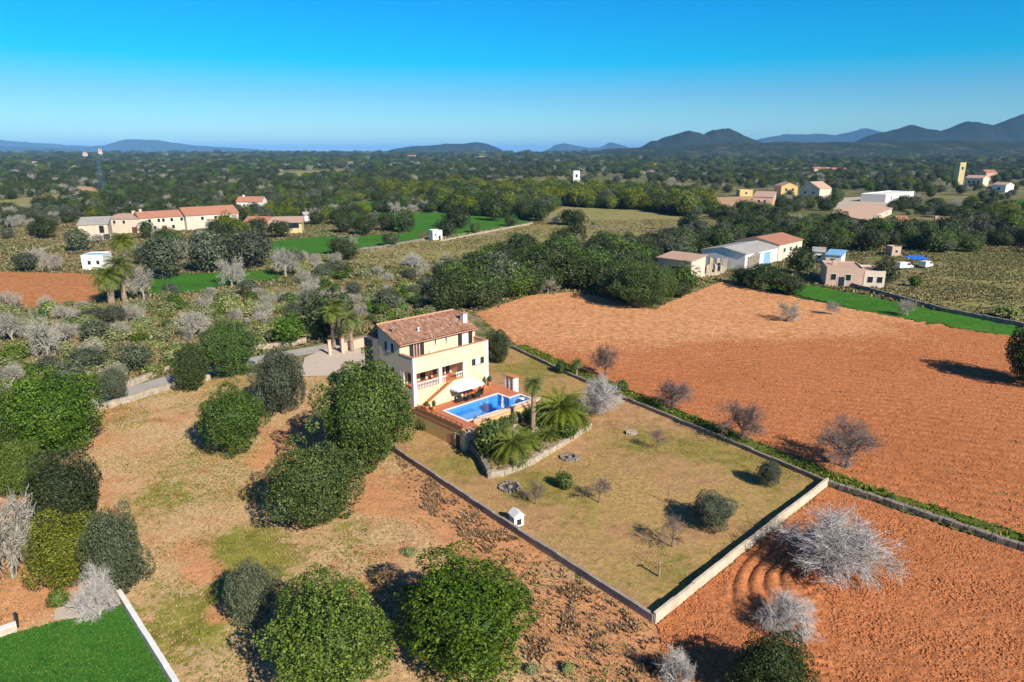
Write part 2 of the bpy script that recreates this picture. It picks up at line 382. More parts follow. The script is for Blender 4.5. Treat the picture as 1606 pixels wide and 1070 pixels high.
def clods(x, y):
    n = fbm(x * 1.7, y * 1.7, 3); return (.12 * (np.abs(n - .5) * 2) ** .8) + .10 * (fbm(x * .45, y * .45, 2) - .5) + .05 * vnoise(x * 3.7, y * 3.7)
def plough_rows(x, y):
    t = x * .35 + y * .94 + 1.2 * fbm(x * .06, y * .06)
    return clods(x, y) * .8 + .06 * np.sin(t * 2 * math.pi / 1.7)
poly_big = pxpoly([(745, 492), (830, 464), (900, 458), (962, 470), (1026, 484), (1080, 462), (1130, 443), (1330, 484), (1592, 528), (1700, 545), (2050, 640), (2050, 1010), (1606, 862), (1300, 757), (1180, 700), (985, 622), (880, 580), (806, 540)])
poly_big_near = poly_big
zero = lambda x, y: np.zeros(np.shape(x))
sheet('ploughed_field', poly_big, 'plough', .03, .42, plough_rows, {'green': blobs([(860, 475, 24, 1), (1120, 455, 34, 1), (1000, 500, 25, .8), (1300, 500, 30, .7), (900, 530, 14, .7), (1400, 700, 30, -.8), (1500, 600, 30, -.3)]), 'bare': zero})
poly_low = pxpoly([(1029, 982), (1299, 766), (1606, 869), (2050, 1015), (2050, 1500), (1180, 1500)])
fc = P(1262, 905); fe = P(1300, 1110); fd = (W_C - W_B).normalized(); fn = Vector((-fd.y, fd.x, 0))
fwall = (Vector((W_B.x, W_B.y, 0)) - fc).dot(fn)
def turn_mask(x, y):
    al = (x - fc.x) * fd.x + (y - fc.y) * fd.y; pe = (x - fc.x) * fn.x + (y - fc.y) * fn.y
    r = np.hypot(al * np.where(al > 0, .3, .5), pe); R1 = fwall - .5
    m = np.clip((r - R1 + 5.6) / .5, 0, 1) * np.clip((R1 - r) / .4, 0, 1) * np.clip((pe - al * .45 + 1.5) / 1.5, 0, 1) * np.clip((9.5 - al) / 2, 0, 1)
    return m, r
def furrows(x, y):
    m, r = turn_mask(x, y)
    r2 = np.hypot(x - fe.x, (y - fe.y) * 1.3); an2 = np.arctan2(y - fe.y, x - fe.x)
    m2 = np.clip((r2 - 3.2) / .4, 0, 1) * np.clip((6.0 - r2) / .4, 0, 1) * np.clip((an2 - .9) / .3, 0, 1) * np.clip((2.9 - an2) / .3, 0, 1)
    w = 2 * math.pi * (r + .25 * fbm(x * .4, y * .4)) / .95
    return clods(x, y) * (1 - .8 * np.maximum(m, m2)) + .22 * m * np.clip(np.sin(w), -1, .1) + .2 * m2 * np.clip(np.sin(r2 * 2 * math.pi / 1.0), -1, .35) + .2 * m + .1 * m2
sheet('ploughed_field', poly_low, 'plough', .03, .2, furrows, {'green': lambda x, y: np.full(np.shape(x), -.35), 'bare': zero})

poly_lawn = pxpoly([(-260, 1090), (0, 1000), (60, 984), (95, 976), (130, 968), (192, 946), (268, 1075), (330, 1300), (-300, 1400)])
sheet('lawn', poly_lawn, 'lawn', .12, .15, lambda x, y: .03 * fbm(x, y))
poly_pave = pxpoly([(84, 977), (88, 958), (120, 948), (186, 938), (193, 950), (150, 966), (125, 972)])
flat('paved_path', poly_pave, 'paving', .20)

# roads and tracks
def ribbon(name, pts, w, mat, z):
    b = MB(); q = [Vector((*P(*p)[:2], z)) for p in pts]; L = []; R = []
    for k, p in enumerate(q):
        d = (q[min(k + 1, len(q) - 1)] - q[max(k - 1, 0)]).normalized(); n = Vector((-d.y, d.x, 0))
        L.append(p + n * w / 2); R.append(p - n * w / 2)
    for k in range(len(q) - 1): b.quad(R[k], R[k + 1], L[k + 1], L[k])
    return tag(b.obj(name, M[mat]), kind='structure')
ROADPX = [(-200, 755), (60, 676), (140, 637), (280, 592), (400, 566), (500, 548), (600, 528), (690, 505)]
ribbon('road', ROADPX, 4.2, 'asphalt', .10)
flat('driveway', pxpoly([(470, 592), (478, 562), (525, 542), (590, 552), (640, 556), (600, 580), (545, 590)]), 'paving', .14)
FIELDS = {}
def field(name, pxs, mat, z=.05, cell=None):
    p = pxpoly(pxs); FIELDS[name + str(len(FIELDS))] = p
    if cell: return sheet(name, p, mat, z, cell, lambda x, y: .25 * fbm(x * .3, y * .3))
    return flat(name, p, mat, z)
field('red_field', [(-200, 428), (60, 428), (152, 431), (160, 472), (60, 481), (-200, 484)], 'redfield', .05, .7)
field('green_field', [(428, 379), (500, 372), (560, 372), (655, 364), (664, 374), (590, 390), (520, 398), (440, 399), (425, 392)], 'crop', .05, 1.5)
field('green_field', [(585, 336), (690, 334), (835, 346), (820, 352), (700, 371), (610, 358), (580, 345)], 'crop', .05, 1.5)
field('green_field', [(545, 319), (600, 315), (603, 329), (560, 335), (540, 330)], 'crop', .05, 2)
field('pasture', [(560, 395), (700, 374), (835, 352), (1050, 362), (1060, 380), (900, 384), (760, 395), (620, 420), (560, 412)], 'pasture', .04, 2)
field('pasture', [(835, 348), (880, 325), (1000, 330), (1110, 345), (1180, 350), (1100, 362), (1000, 358)], 'pasture', .05, 2)
field('orange_yard', [(1098, 330), (1125, 310), (1215, 306), (1210, 333), (1150, 336)], 'orangefield', .05)
field('green_strip', [(1140, 436), (1165, 431), (1290, 452), (1420, 478), (1600, 515), (1606, 530), (1500, 516), (1330, 484)], 'crop', .06, 1.0)
field('dry_pasture', [(1420, 460), (1480, 400), (1700, 410), (1800, 560), (1620, 512), (1500, 488)], 'pasture', .05, 1.5)
field('grey_yard', [(1305, 330), (1320, 310), (1390, 308), (1400, 325), (1350, 345)], 'track', .05)
field('pale_field', [(395, 277), (470, 268), (560, 266), (540, 274), (450, 280)], 'pasture', .05)
field('pale_field', [(-40, 320), (60, 308), (100, 304), (110, 312), (60, 330), (-40, 345)], 'pasture', .05)
field('sand_bank', [(112, 305), (122, 292), (148, 294), (165, 305), (150, 309)], 'orangefield', .05)
field('garden_grass', [(235, 440), (300, 430), (420, 425), (440, 435), (330, 455), (240, 462)], 'crop', .05, 1.5)
field('green_field', [(1560, 320), (1600, 312), (1680, 318), (1640, 335), (1580, 334)], 'crop', .05)
ribbon('track', [(640, 384), (700, 372), (760, 361), (835, 348), (900, 352), (1040, 364), (1100, 366)], 3.5, 'track', .09)
ribbon('track', [(-100, 434), (60, 431), (160, 433)], 3, 'track', .09)
ribbon('track', [(60, 392), (100, 383), (125, 374), (180, 372)], 4, 'track', .09)
ribbon('track', [(805, 345), (822, 332), (832, 320), (828, 312)], 5, 'orangefield', .09)

# ------------------------------------------------------------------ vegetation meshes
def crown_mesh(name, mat, cards, size, nl=18, seed=0, core=True, lobe=(.17, .28), rough=.55, zc=.5):
    """leaf-spray quads over many uneven lobes, plus a small inner mass"""
    r = np.random.RandomState(seed); ctr0 = np.array([0, 0, zc])
    ph_ = r.rand(6) * 6.28
    def swell(d):      # the crown is lopsided
        az = np.arctan2(d[..., 1], d[..., 0])
        return .88 + .09 * np.sin(az * 2 + ph_[0]) + .08 * np.sin(az * 3 + ph_[1] + 2 * d[..., 2]) + .07 * np.sin(d[..., 2] * 5 + ph_[2] + az) + .05 * np.sin(az * 6 + ph_[3] + 4 * d[..., 2])
    C = []; R = []
    for k in range(nl):
        ph = math.acos(1 - 2 * (k + .5) / nl); th = k * 2.39996 + r.uniform(-.4, .4)
        d = np.array([math.sin(ph) * math.cos(th), math.sin(ph) * math.sin(th), math.cos(ph)])
        rad = r.uniform(*lobe); off = (.5 * swell(d) - rad) * r.uniform(.80, 1.13)
        C.append(ctr0 + d * off); R.append(rad)
    C = np.array(C); R = np.array(R)
    area = R ** 2; cnt = np.maximum(2, (cards * 1.45 * area / area.sum()).astype(int))
    ctr = []; nrm = []; tin = []
    for k, c in enumerate(cnt):
        d = r.normal(size=(c, 3)); d /= np.linalg.norm(d, axis=1)[:, None]
        p = C[k] + d * R[k] * r.uniform(.80, 1.10, (c, 1))
        gd = p - ctr0; gd /= np.linalg.norm(gd, axis=1)[:, None] + 1e-6
        keep = (p[:, 2] > .01) & ((d * gd).sum(1) > -.25)
        for q in range(len(R)):
            if q != k: keep &= np.linalg.norm(p - C[q], axis=1) > R[q] * .72
        lt = r.rand()
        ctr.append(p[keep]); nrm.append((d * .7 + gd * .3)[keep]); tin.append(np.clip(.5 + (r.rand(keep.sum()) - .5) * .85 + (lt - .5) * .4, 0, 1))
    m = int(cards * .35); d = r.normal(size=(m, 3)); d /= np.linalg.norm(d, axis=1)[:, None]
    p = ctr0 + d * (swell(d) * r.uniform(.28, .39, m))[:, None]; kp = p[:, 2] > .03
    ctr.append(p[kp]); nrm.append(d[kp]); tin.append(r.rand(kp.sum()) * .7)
    ctr = np.concatenate(ctr); nrm = np.concatenate(nrm); tin = np.concatenate(tin)
    n = len(ctr); nn = nrm + r.normal(size=(n, 3)) * rough + np.array([0, 0, .2]); nn /= np.linalg.norm(nn, axis=1)[:, None]
    a = np.cross(nn, r.normal(size=(n, 3))); a /= np.linalg.norm(a, axis=1)[:, None]; b = np.cross(nn, a)
    s = size * r.uniform(.5, 1.4, (n, 1))
    V = np.stack([ctr + a * s, ctr + b * s * .6 + nn * s * .2, ctr - a * s, ctr - b * s * .6 + nn * s * .2], 1).reshape(-1, 3)
    F = np.arange(n * 4).reshape(n, 4)
    if core:
        vs_, fs_ = [], []; ni, nj = 12, 8; base = len(V)
        for j in range(nj + 1):
            for i in range(ni):
                th = 2 * math.pi * i / ni; ph = math.pi * j / nj
                d = np.array([math.sin(ph) * math.cos(th), math.sin(ph) * math.sin(th), math.cos(ph)])
                q = ctr0 + d * .31 * swell(d); q[2] = max(q[2], .17); vs_.append(q)
        for j in range(nj):
            for i in range(ni):
                fs_.append((base + j * ni + i, base + (j + 1) * ni + i, base + (j + 1) * ni + (i + 1) % ni, base + j * ni + (i + 1) % ni))
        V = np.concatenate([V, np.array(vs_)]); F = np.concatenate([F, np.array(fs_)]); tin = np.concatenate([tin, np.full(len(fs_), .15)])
    lo = np.percentile(V[:n * 4], .25, axis=0); hi = np.percentile(V[:n * 4], 99.75, axis=0); z0, z1 = lo[2], hi[2]
    V[:, :2] -= (lo + hi)[:2] / 2; wmax = max(np.ptp(np.percentile(V[:n * 4, 0] * math.cos(t) + V[:n * 4, 1] * math.sin(t), [.4, 99.6])) for t in np.linspace(0, math.pi, 9)[:-1])
    V[:, :2] /= wmax; V[:, 2] = (V[:, 2] - z0) / (z1 - z0)
    return npmesh(name, V, F, M[mat], tin)

def trunk_mesh(name, mat, seed, limbs=5, r0=.045, top=.45):
    r = random.Random(seed); b = MB()
    b.tube([(0, 0, 0), (r.uniform(-.02, .02), r.uniform(-.02, .02), top * .4), (r.uniform(-.03, .03), r.uniform(-.03, .03), top)], [r0 * 1.4, r0, r0 * .7], 7)
    for k in range(limbs):
        an = 2 * math.pi * k / limbs + r.uniform(-.3, .3); z = top * r.uniform(.35, .7)
        b.tube([(0, 0, z), (.1 * math.cos(an), .1 * math.sin(an), z + .12), (.24 * math.cos(an), .24 * math.sin(an), z + .27)], [r0 * .6, r0 * .45, r0 * .2], 5)
    return b.mesh(name, M[mat])

def bare_meshes(name, mat, seed, twigs=(7, 5, 5, 5), r0=.03, rt=.0028, spread=1.0, trunk=.16, droop=0.0, wob=.25):
    """leafless tree in a unit box: trunk and limbs in one mesh, twigs in another"""
    r = random.Random(seed); A = MB(); T = MB()
    def grow(p, d, L, lv, rad):
        n = 3; pts = [p]; q = p.copy(); dd = d.copy()
        for k in range(n):
            dd = (dd + Vector((r.gauss(0, wob), r.gauss(0, wob), r.gauss(0, wob) + (.10 if lv < 2 else -droop)))).normalized()
            q = q + dd * L / n; pts.append(q.copy())
        rr = [max(rad * (1 - .55 * k / n), rt) for k in range(n + 1)]
        (A if lv < 2 else T).tube(pts, rr, 5 if lv < 2 else 3, cap=False)
        if lv < len(twigs):
            for k in range(twigs[lv]):
                t = r.uniform(.25, 1.0) * n; i = min(int(t), n - 1); st = pts[i].lerp(pts[i + 1], t - i)
                az = r.uniform(0, 2 * math.pi); o = dd.orthogonal().normalized(); o = Matrix.Rotation(az, 3, dd) @ o
                nd = (dd * r.uniform(.5, 1.0) + o * r.uniform(.5, 1.0) * spread).normalized()
                if lv == 0: nd = (nd + Vector((0, 0, .15))).normalized()
                grow(st, nd, L * r.uniform(.55, .8), lv + 1, rad * .45)
    A.tube([(0, 0, 0), (.01, 0, trunk * .5), (0, .01, trunk)], [r0 * 1.5, r0 * 1.15, r0], 7, cap=False)
    nlimb = 6
    for k in range(nlimb):
        an = 2 * math.pi * k / nlimb + r.uniform(-.4, .4); el = r.uniform(.35, 1.25)
        d = Vector((math.cos(an) * math.cos(el), math.sin(an) * math.cos(el), math.sin(el)))
        grow(Vector((0, 0, trunk * r.uniform(.75, 1))), d, .30, 1, r0 * .7)
    allv = np.array(A.v + T.v); lo, hi = np.percentile(allv[:, 2], 0), np.percentile(allv[:, 2], 99)
    rxy = np.percentile(np.hypot(allv[:, 0], allv[:, 1]), 97)
    for B in (A, T): B.v = [(x / rxy * .5, y / rxy * .5, z / hi) for x, y, z in B.v]
    return A.mesh(name + '_trunk', M[mat]), T.mesh(name + '_twigs', M[mat])

def palm_meshes(seed, fronds=46, L=1.0, droop=1.0, leaf=.2, fan=False):
    """crown of arching fronds, unit frond length, around the origin"""
    r = random.Random(seed); B = MB(); tin = []
    for k in range(fronds):
        an = k * 2.399 + r.uniform(-.2, .2); e0 = math.radians(85 - 100 * (k / fronds) ** .9 + r.uniform(-6, 6))
        l = L * r.uniform(.85, 1.1); n = 7; p = Vector((0, 0, 0)); el = e0; pts = [p.copy()]
        for s in range(n):
            el -= droop * r.uniform(.14, .24) * (1 + s * .1); p = p + Vector((math.cos(an) * math.cos(el), math.sin(an) * math.cos(el), math.sin(el))) * l / n; pts.append(p.copy())
        side = Vector((-math.sin(an), math.cos(an), 0)); t0 = r.random()
        for s in range(n):
            a, c = pts[s], pts[s + 1]; d = (c - a).normalized(); up = side.cross(d).normalized()
            w = leaf * math.sin(math.pi * min(1, (s + .8) / n)) * (1.0 if not fan else 1.3)
            for sg in (-1, 1):
                for h in range(4):
                    st = a.lerp(c, h / 4); en = st + side * sg * w + d * w * .55 - up * sg * 0 + Vector((0, 0, -w * .28))
                    b2 = a.lerp(c, h / 4 + .17)
                    B.poly([st, b2, en]); tin.append(min(1, max(0, t0 * .5 + r.random() * .5)))
        B.tube(pts, [.012 * L] * 4 + [.007 * L] * 4, 3, cap=False); tin += [.7] * (len(B.f) - len(tin))
    return B.mesh('palm_crown', M['palmleaf'], tint=tin)

CM = {}
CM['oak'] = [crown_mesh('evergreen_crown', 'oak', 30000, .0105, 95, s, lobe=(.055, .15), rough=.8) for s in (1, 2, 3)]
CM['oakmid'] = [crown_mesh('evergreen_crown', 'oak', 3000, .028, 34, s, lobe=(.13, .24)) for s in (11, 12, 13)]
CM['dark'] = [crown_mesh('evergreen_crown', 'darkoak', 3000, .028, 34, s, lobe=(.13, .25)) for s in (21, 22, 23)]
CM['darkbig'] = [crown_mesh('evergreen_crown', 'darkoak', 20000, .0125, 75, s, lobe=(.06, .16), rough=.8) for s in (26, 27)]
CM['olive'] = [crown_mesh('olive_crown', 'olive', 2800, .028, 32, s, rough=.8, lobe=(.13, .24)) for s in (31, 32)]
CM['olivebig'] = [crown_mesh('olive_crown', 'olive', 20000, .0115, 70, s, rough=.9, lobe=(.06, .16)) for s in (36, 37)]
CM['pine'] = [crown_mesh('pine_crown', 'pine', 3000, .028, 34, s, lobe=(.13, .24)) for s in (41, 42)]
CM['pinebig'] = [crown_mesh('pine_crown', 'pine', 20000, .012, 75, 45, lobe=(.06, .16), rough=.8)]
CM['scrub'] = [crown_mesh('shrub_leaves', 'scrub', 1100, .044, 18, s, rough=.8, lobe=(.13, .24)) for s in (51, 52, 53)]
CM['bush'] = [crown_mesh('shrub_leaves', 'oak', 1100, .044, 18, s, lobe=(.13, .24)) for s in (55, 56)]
TM = [trunk_mesh('trunk', 'bark', s) for s in (1, 2, 3)]
BM = {}
BM['white'] = [bare_meshes('pale_bare_tree', 'palebark', s, (0, 9, 9, 9), r0=.028, rt=.0010, trunk=.12, wob=.26, spread=.95) for s in (61, 62)]
BM['mauve'] = [bare_meshes('bare_tree', 'mauvebark', s, (0, 7, 7, 7), r0=.022, rt=.0016, trunk=.2, wob=.2, spread=.85) for s in (66, 67)]
BM['grey'] = [bare_meshes('grey_bare_tree', 'greybark', s, (0, 6, 6, 5), r0=.022, rt=.0028, trunk=.14, wob=.2, spread=.85) for s in (71, 72, 73)]
BM['thin'] = [bare_meshes('young_bare_tree', 'mauvebark', s, (0, 5, 5, 4), r0=.016, rt=.0022, trunk=.3, wob=.2, spread=.8) for s in (76, 77)]
PC = {'date': palm_meshes(81, 72, 1.15, .8, .17), 'fan': palm_meshes(82, 60, 1.25, .95, .28, True)}

def solve_tree(cx, cy, w, h, clear=.3):
    """crown centre and size in the photo -> place on the ground and size in metres"""
    z = 2.5; hh = 4.0
    for _ in range(12):
        p = P(cx, cy, z); d = depth(*p); W = w * d / FPX; an = math.atan2(H - z, p.y)
        v = (h * d / FPX) ** 2 - (W * math.sin(an)) ** 2
        hh = math.sqrt(max(v, (.4 * W) ** 2)) / math.cos(an); z = hh / 2 + clear
    return p.x, p.y, W, hh
TREE_XY = []
def leaf_tree(name, label, x, y, W, h, kind, cat='tree', group=None, clear=.3, var=None, rz=None, trunkless=False):
    TREE_XY.append((x, y, W / 2))
    ms = CM[kind]; me = ms[(var if var is not None else rnd.randrange(len(ms))) % len(ms)]
    rz = rnd.uniform(0, 6.28) if rz is None else rz
    if trunkless:
        o = link(name, me); o.location = (x, y, -.08 * h); o.scale = (W, W, h); o.rotation_euler = (0, 0, rz); return tag(o, label, cat, group)
    t = thing(name, label, cat, (x, y, 0), rz, group)
    a = link('trunk', TM[rnd.randrange(3)], t); a.scale = (W * .8, W * .8, (h + clear) * .9)
    c = link('crown', me, t); c.location = (0, 0, clear); c.scale = (W, W, h)
    return t
def bare_tree(name, label, x, y, W, h, kind, cat='tree', group=None, var=None):
    TREE_XY.append((x, y, W / 2))
    ms = BM[kind]; a, b = ms[(var if var is not None else rnd.randrange(len(ms))) % len(ms)]
    t = thing(name, label, cat, (x, y, 0), rnd.uniform(0, 6.28), group)
    for nm, me in (('trunk', a), ('crown', b)):
        c = link(nm, me, t); c.scale = (W, W, h)
    return t
def palm(label, x, y, th, R, kind, z=0, r=.22, group=None):
    TREE_XY.append((x, y, R))
    t = thing('palm_tree', label, 'palm tree', (x, y, z), rnd.uniform(0, 6.28), group)
    b = MB(); n = 9; pts = []; rad = []
    for k in range(n): pts.append((.05 * th * .1 * math.sin(k), 0, th * k / (n - 1))); rad.append(r * (1.25 - .3 * k / n) * (1.08 if k % 2 else .96))
    b.tube(pts, rad, 9); b.obj('trunk', M['palmbark'], t)
    c = link('crown', PC[kind], t); c.location = (0, 0, th - .05); c.scale = (R, R, R)
    return t

# ------------------------------------------------------------------ the villa
k = NT('barrel_roof_tiles'); t_ = k.attr('tint'); n1 = k.noise(.5, 5, .6)
cl = k.ramp(t_, [(0, (.22, .10, .06)), (.45, (.37, .185, .115)), (.8, (.45, .265, .18)), (1, (.52, .38, .28))])
k.col(k.mix(k.ss(n1, .5, .72), cl, (.33, .20, .15))); M['barrel'] = k.m
def tile_slope(x0, x1, y0, z0, y1, z1, pitch=.28, row=.42, seed=1, segs=3):
    """barrel tiles laid in rows up a slope (eave y0,z0 to ridge y1,z1)"""
    r = random.Random(seed); B = MB(); tin = []
    L = math.hypot(y1 - y0, z1 - z0); dy, dz = (y1 - y0) / L, (z1 - z0) / L; ny, nz = -dz, dy
    if nz < 0: ny, nz = -ny, -nz
    nc = int((x1 - x0) / pitch); pitch = (x1 - x0) / nc; nrw = max(1, int(L / row)); row = L / nrw
    for c in range(nc):
        for q in range(nrw):
            a = q * row; b = a + row * 1.12; h0 = .035 + r.uniform(-.01, .012); h1 = .0 + r.uniform(-.008, .008); jx = r.uniform(-.015, .015)
            tt = min(1, max(0, r.gauss(.5, .22)))
            for s in range(segs):
                p = []
                for aa, hh in ((a, h0), (b, h1)):
                    for ss in (s, s + 1):
                        an = math.pi * ss / segs; lx = x0 + (c + .5) * pitch - math.cos(an) * pitch * .52 + jx; up = hh + .09 * math.sin(an)
                        p.append((lx, y0 + dy * aa + ny * up, z0 + dz * aa + nz * up))
                B.quad(p[0], p[1], p[3], p[2]); tin.append(tt)
    return B, tin
VA = P(650, 638, 2.2); VB = P(766, 603, 2.2); VANG = math.atan2(VB.y - VA.y, VB.x - VA.x)
VU = Vector((math.cos(VANG), math.sin(VANG), 0)); VV = Vector((-math.sin(VANG), math.cos(VANG), 0))
def vw(u, v, z=0.0): p = Vector((VA.x, VA.y, 0)) + VU * u + VV * v; p.z = z; return p

def window_part(root, face, a0, a1, z0, z1, plane, shutters=True, pane='glass', open_=True, framem='white', split=True, sw=None):
    """a window on a wall: face 'y' looks to -y at y=plane, 'x' looks to -x at x=plane, 'X' to +x, 'Y' to +y"""
    def bx(b, A0, A1, Z0, Z1, d0, d1, m=0):       # d = distance proud of the wall
        if face == 'y': b.box(A0, A1, plane - d1, plane - d0, Z0, Z1, m)
        elif face == 'Y': b.box(A0, A1, plane + d0, plane + d1, Z0, Z1, m)
        elif face == 'x': b.box(plane - d1, plane - d0, A0, A1, Z0, Z1, m)
        else: b.box(plane + d0, plane + d1, A0, A1, Z0, Z1, m)
    b = MB(); f = .07
    bx(b, a0, a1, z0, z0 + f, -.02, .035); bx(b, a0, a1, z1 - f, z1, -.02, .035)
    bx(b, a0, a0 + f, z0 + f, z1 - f, -.02, .035); bx(b, a1 - f, a1, z0 + f, z1 - f, -.02, .035)
    if split: bx(b, (a0 + a1) / 2 - .03, (a0 + a1) / 2 + .03, z0 + f, z1 - f, -.02, .03)
    w = b.obj('window', M[framem], root)
    mids = [(a0 + f, (a0 + a1) / 2 - .03), ((a0 + a1) / 2 + .03, a1 - f)] if split else [(a0 + f, a1 - f)]
    for c0, c1 in mids:
        b = MB(); bx(b, c0, c1, z0 + f, z1 - f, -.02, .012); b.obj('pane', M[pane], w)
    b = MB(); bx(b, a0 - .06, a1 + .06, z0 - .09, z0 - .002, -.02, .09); b.obj('sill', M['coping'], w)
    if shutters:
        s = sw or (a1 - a0) * .5
        for c0, c1 in ((a0 - s - .02, a0 - .02), (a1 + .02, a1 + s + .02)):
            b = MB()
            bx(b, c0, c0 + .06, z0, z1, .01, .055); bx(b, c1 - .06, c1, z0, z1, .01, .055)
            n = max(6, int((z1 - z0) / .14))
            for q in range(n):
                za = z0 + (z1 - z0) * q / n; bx(b, c0 + .06, c1 - .06, za + .01, za + (z1 - z0) / n, .012, .045)
            b.obj('shutter', M['shutter'], root)
    return w

V = thing('villa', 'two-storey cream villa with tiled roof and upper terrace behind the pool', 'house', (VA.x, VA.y, 0), VANG)
LN = 12.4; VS = 2.74
b = MB(); prof = [(VS, 0), (VS, 9.8), (7.4, 11.36), (9.6, 9.75), (9.6, 0)]
b.poly([(0, v, z) for v, z in reversed(prof[:3])] + [(0, 7.4, 0), ][:0] + [(0, 7.4, 0), (0, VS, 0)][:0])
b.v = []; b.f = []; b.m = []
i0 = 0
for u in (0, LN): b.v += [(u, v, z) for v, z in prof]
n = len(prof)
b.f.append(tuple(range(n))); b.f.append(tuple(reversed(range(n, 2 * n)))); b.m += [0, 0]
for q in range(n): b.f.append((q, n + q, n + (q + 1) % n, (q + 1) % n)[::-1]); b.m.append(0)
wall = b.obj('wall', M['cream'], V)
b = MB(); b.poly([(-.03, 7.5, 0), (-.03, 7.5, 11.0), (-.03, 9.6, 9.62), (-.03, 9.6, 0)][::-1]); b.box(-.9, -.031, 7.55, 9.6, 0, 9.5); b.obj('shaded_rear_gable', M['shadeplaster'], V)  # rear gable strip: the shade of its recess is painted in as dark colour
# lower front: base, piers, beam, terrace
b = MB(); b.box(0, LN, 0, VS + .02, 0, 4.25); b.box(8.1, LN, 0, VS + .02, 4.25, 6.42)
b.box(0, LN, 0, VS + .02, 6.42, 7.55); b.box(.26, LN - .26, 0, .26, 7.55, 8.48)
b.obj('lower_front', M['cream'], V)
for u0 in (0, LN - .26): MB().box(u0, u0 + .26, 0, VS, 7.55, 8.478).obj('parapet', M['cream'], V)
for u0, u1, v0, v1 in ((-.006, .46, -.006, .46), (3.98, 4.5, -.006, .4), (8.0, 8.25, -.008, .3), (LN - .42, LN + .01, -.01, .3)):
    b = MB(); b.box(u0, u1, v0, v1, 0 if u0 < 0 or u0 > 9 else 4.25, 8.46 if u0 < 0 or u0 > 9 else 6.42); b.obj('column', M['white'], V)
b = MB(); b.box(0.01, .3, 2.1, VS, 4.25, 6.42); b.obj('porch_pier', M['white'], V)
b = MB(); b.box(-.05, LN + .05, -.05, .33, 8.482, 8.56); b.box(-.05, .31, .332, VS, 8.482, 8.558); b.box(LN - .31, LN + .05, .332, VS, 8.482, 8.558); b.obj('coping', M['coping'], V)
b = MB(); b.box(.262, LN - .262, .262, VS, 7.552, 7.58); b.obj('terrace_floor', M['terra'], V)
b = MB(); b.box(.3, 8.0, .1, VS, 4.252, 4.28); b.obj('porch_floor', M['terra'], V)
b = MB(); b.box(.47, 8.0, VS - .03, VS - .001, 4.3, 6.4); b.obj('porch_back_wall', M['ochre'], V)
b = MB(); b.box(-.16, -.012, VS + .1, 7.2, 9.55, 9.68); 
# porch balusters, left bay
ROS = [(MB().box(a_, c_, .04, .22, 5.0, 5.1).obj('balustrade', M['white'], V), a_, c_) for a_, c_ in ((.47, 3.97), (4.52, 5.3), (6.75, 7.98))]
bal = MB(); bal.lathe([(.05, 0), (.075, .2), (.04, .45), (.05, .72)], 6); balm = bal.mesh('baluster', M['white'])
for q in range(30):
    uu = .62 + q * .245
    if 3.9 < uu < 4.6 or 5.25 < uu < 6.8 or uu > 7.95: continue
    for ro, a_, c_ in ROS:
        if a_ < uu < c_: o = link('baluster', balm, ro); o.location = (uu, .13, 4.28)
# roof
B, tin = tile_slope(-.25, LN + .25, 2.32, 9.70, 7.42, 11.44, seed=3); roof = B.obj('roof', M['barrel'], V, tint=tin); tag(roof, kind='stuff')
B, tin = tile_slope(-.25, LN + .25, 9.95, 9.55, 7.40, 11.44, seed=4); r2 = B.obj('rear_roof', M['barrel'], V, tint=tin); tag(r2, kind='stuff')
b = MB()
b.hexa([(-.2, 2.4, 9.58), (LN + .2, 2.4, 9.58), (LN + .2, 7.4, 11.28), (-.2, 7.4, 11.28), (-.2, 2.4, 9.70), (LN + .2, 2.4, 9.70), (LN + .2, 7.4, 11.42), (-.2, 7.4, 11.42)])
b.hexa([(-.2, 7.4, 11.28), (LN + .2, 7.4, 11.28), (LN + .2, 9.9, 9.45), (-.2, 9.9, 9.45), (-.2, 7.4, 11.42), (LN + .2, 7.4, 11.42), (LN + .2, 9.9, 9.57), (-.2, 9.9, 9.57)])
b.obj('eave_board', M['brown'], V)
b = MB(); b.tube([(-.25 + q * .45, 7.41, 11.5 + .012 * (q % 2)) for q in range(29)], [.13 + .015 * (q % 2) for q in range(29)], 8); b.obj('ridge', M['coping'], V)
ch = MB(); ch.box(11.35, 12.05, 3.9, 4.6, 10.0, 11.55); c = ch.obj('chimney', M['white'], roof)
ch = MB(); ch.box(11.27, 12.13, 3.82, 4.68, 11.6, 11.7); ch.box(11.4, 11.5, 3.95, 4.05, 11.5, 11.6); ch.box(11.9, 12.0, 4.45, 4.55, 11.5, 11.6); ch.obj('chimney_cap', M['coping'], roof)
va = MB(); va.lathe([(.12, 0), (.12, .5), (.18, .52), (.16, .62), (.02, .68)], 10, (4.1, 4.3, 10.3)); va.obj('roof_vent', M['white'], roof)
gut = MB(); gut.tube([(-.2, 2.28, 9.62), (LN + .2, 2.28, 9.62)], [.07, .07], 6); gut.obj('gutter', M['coping'], V)
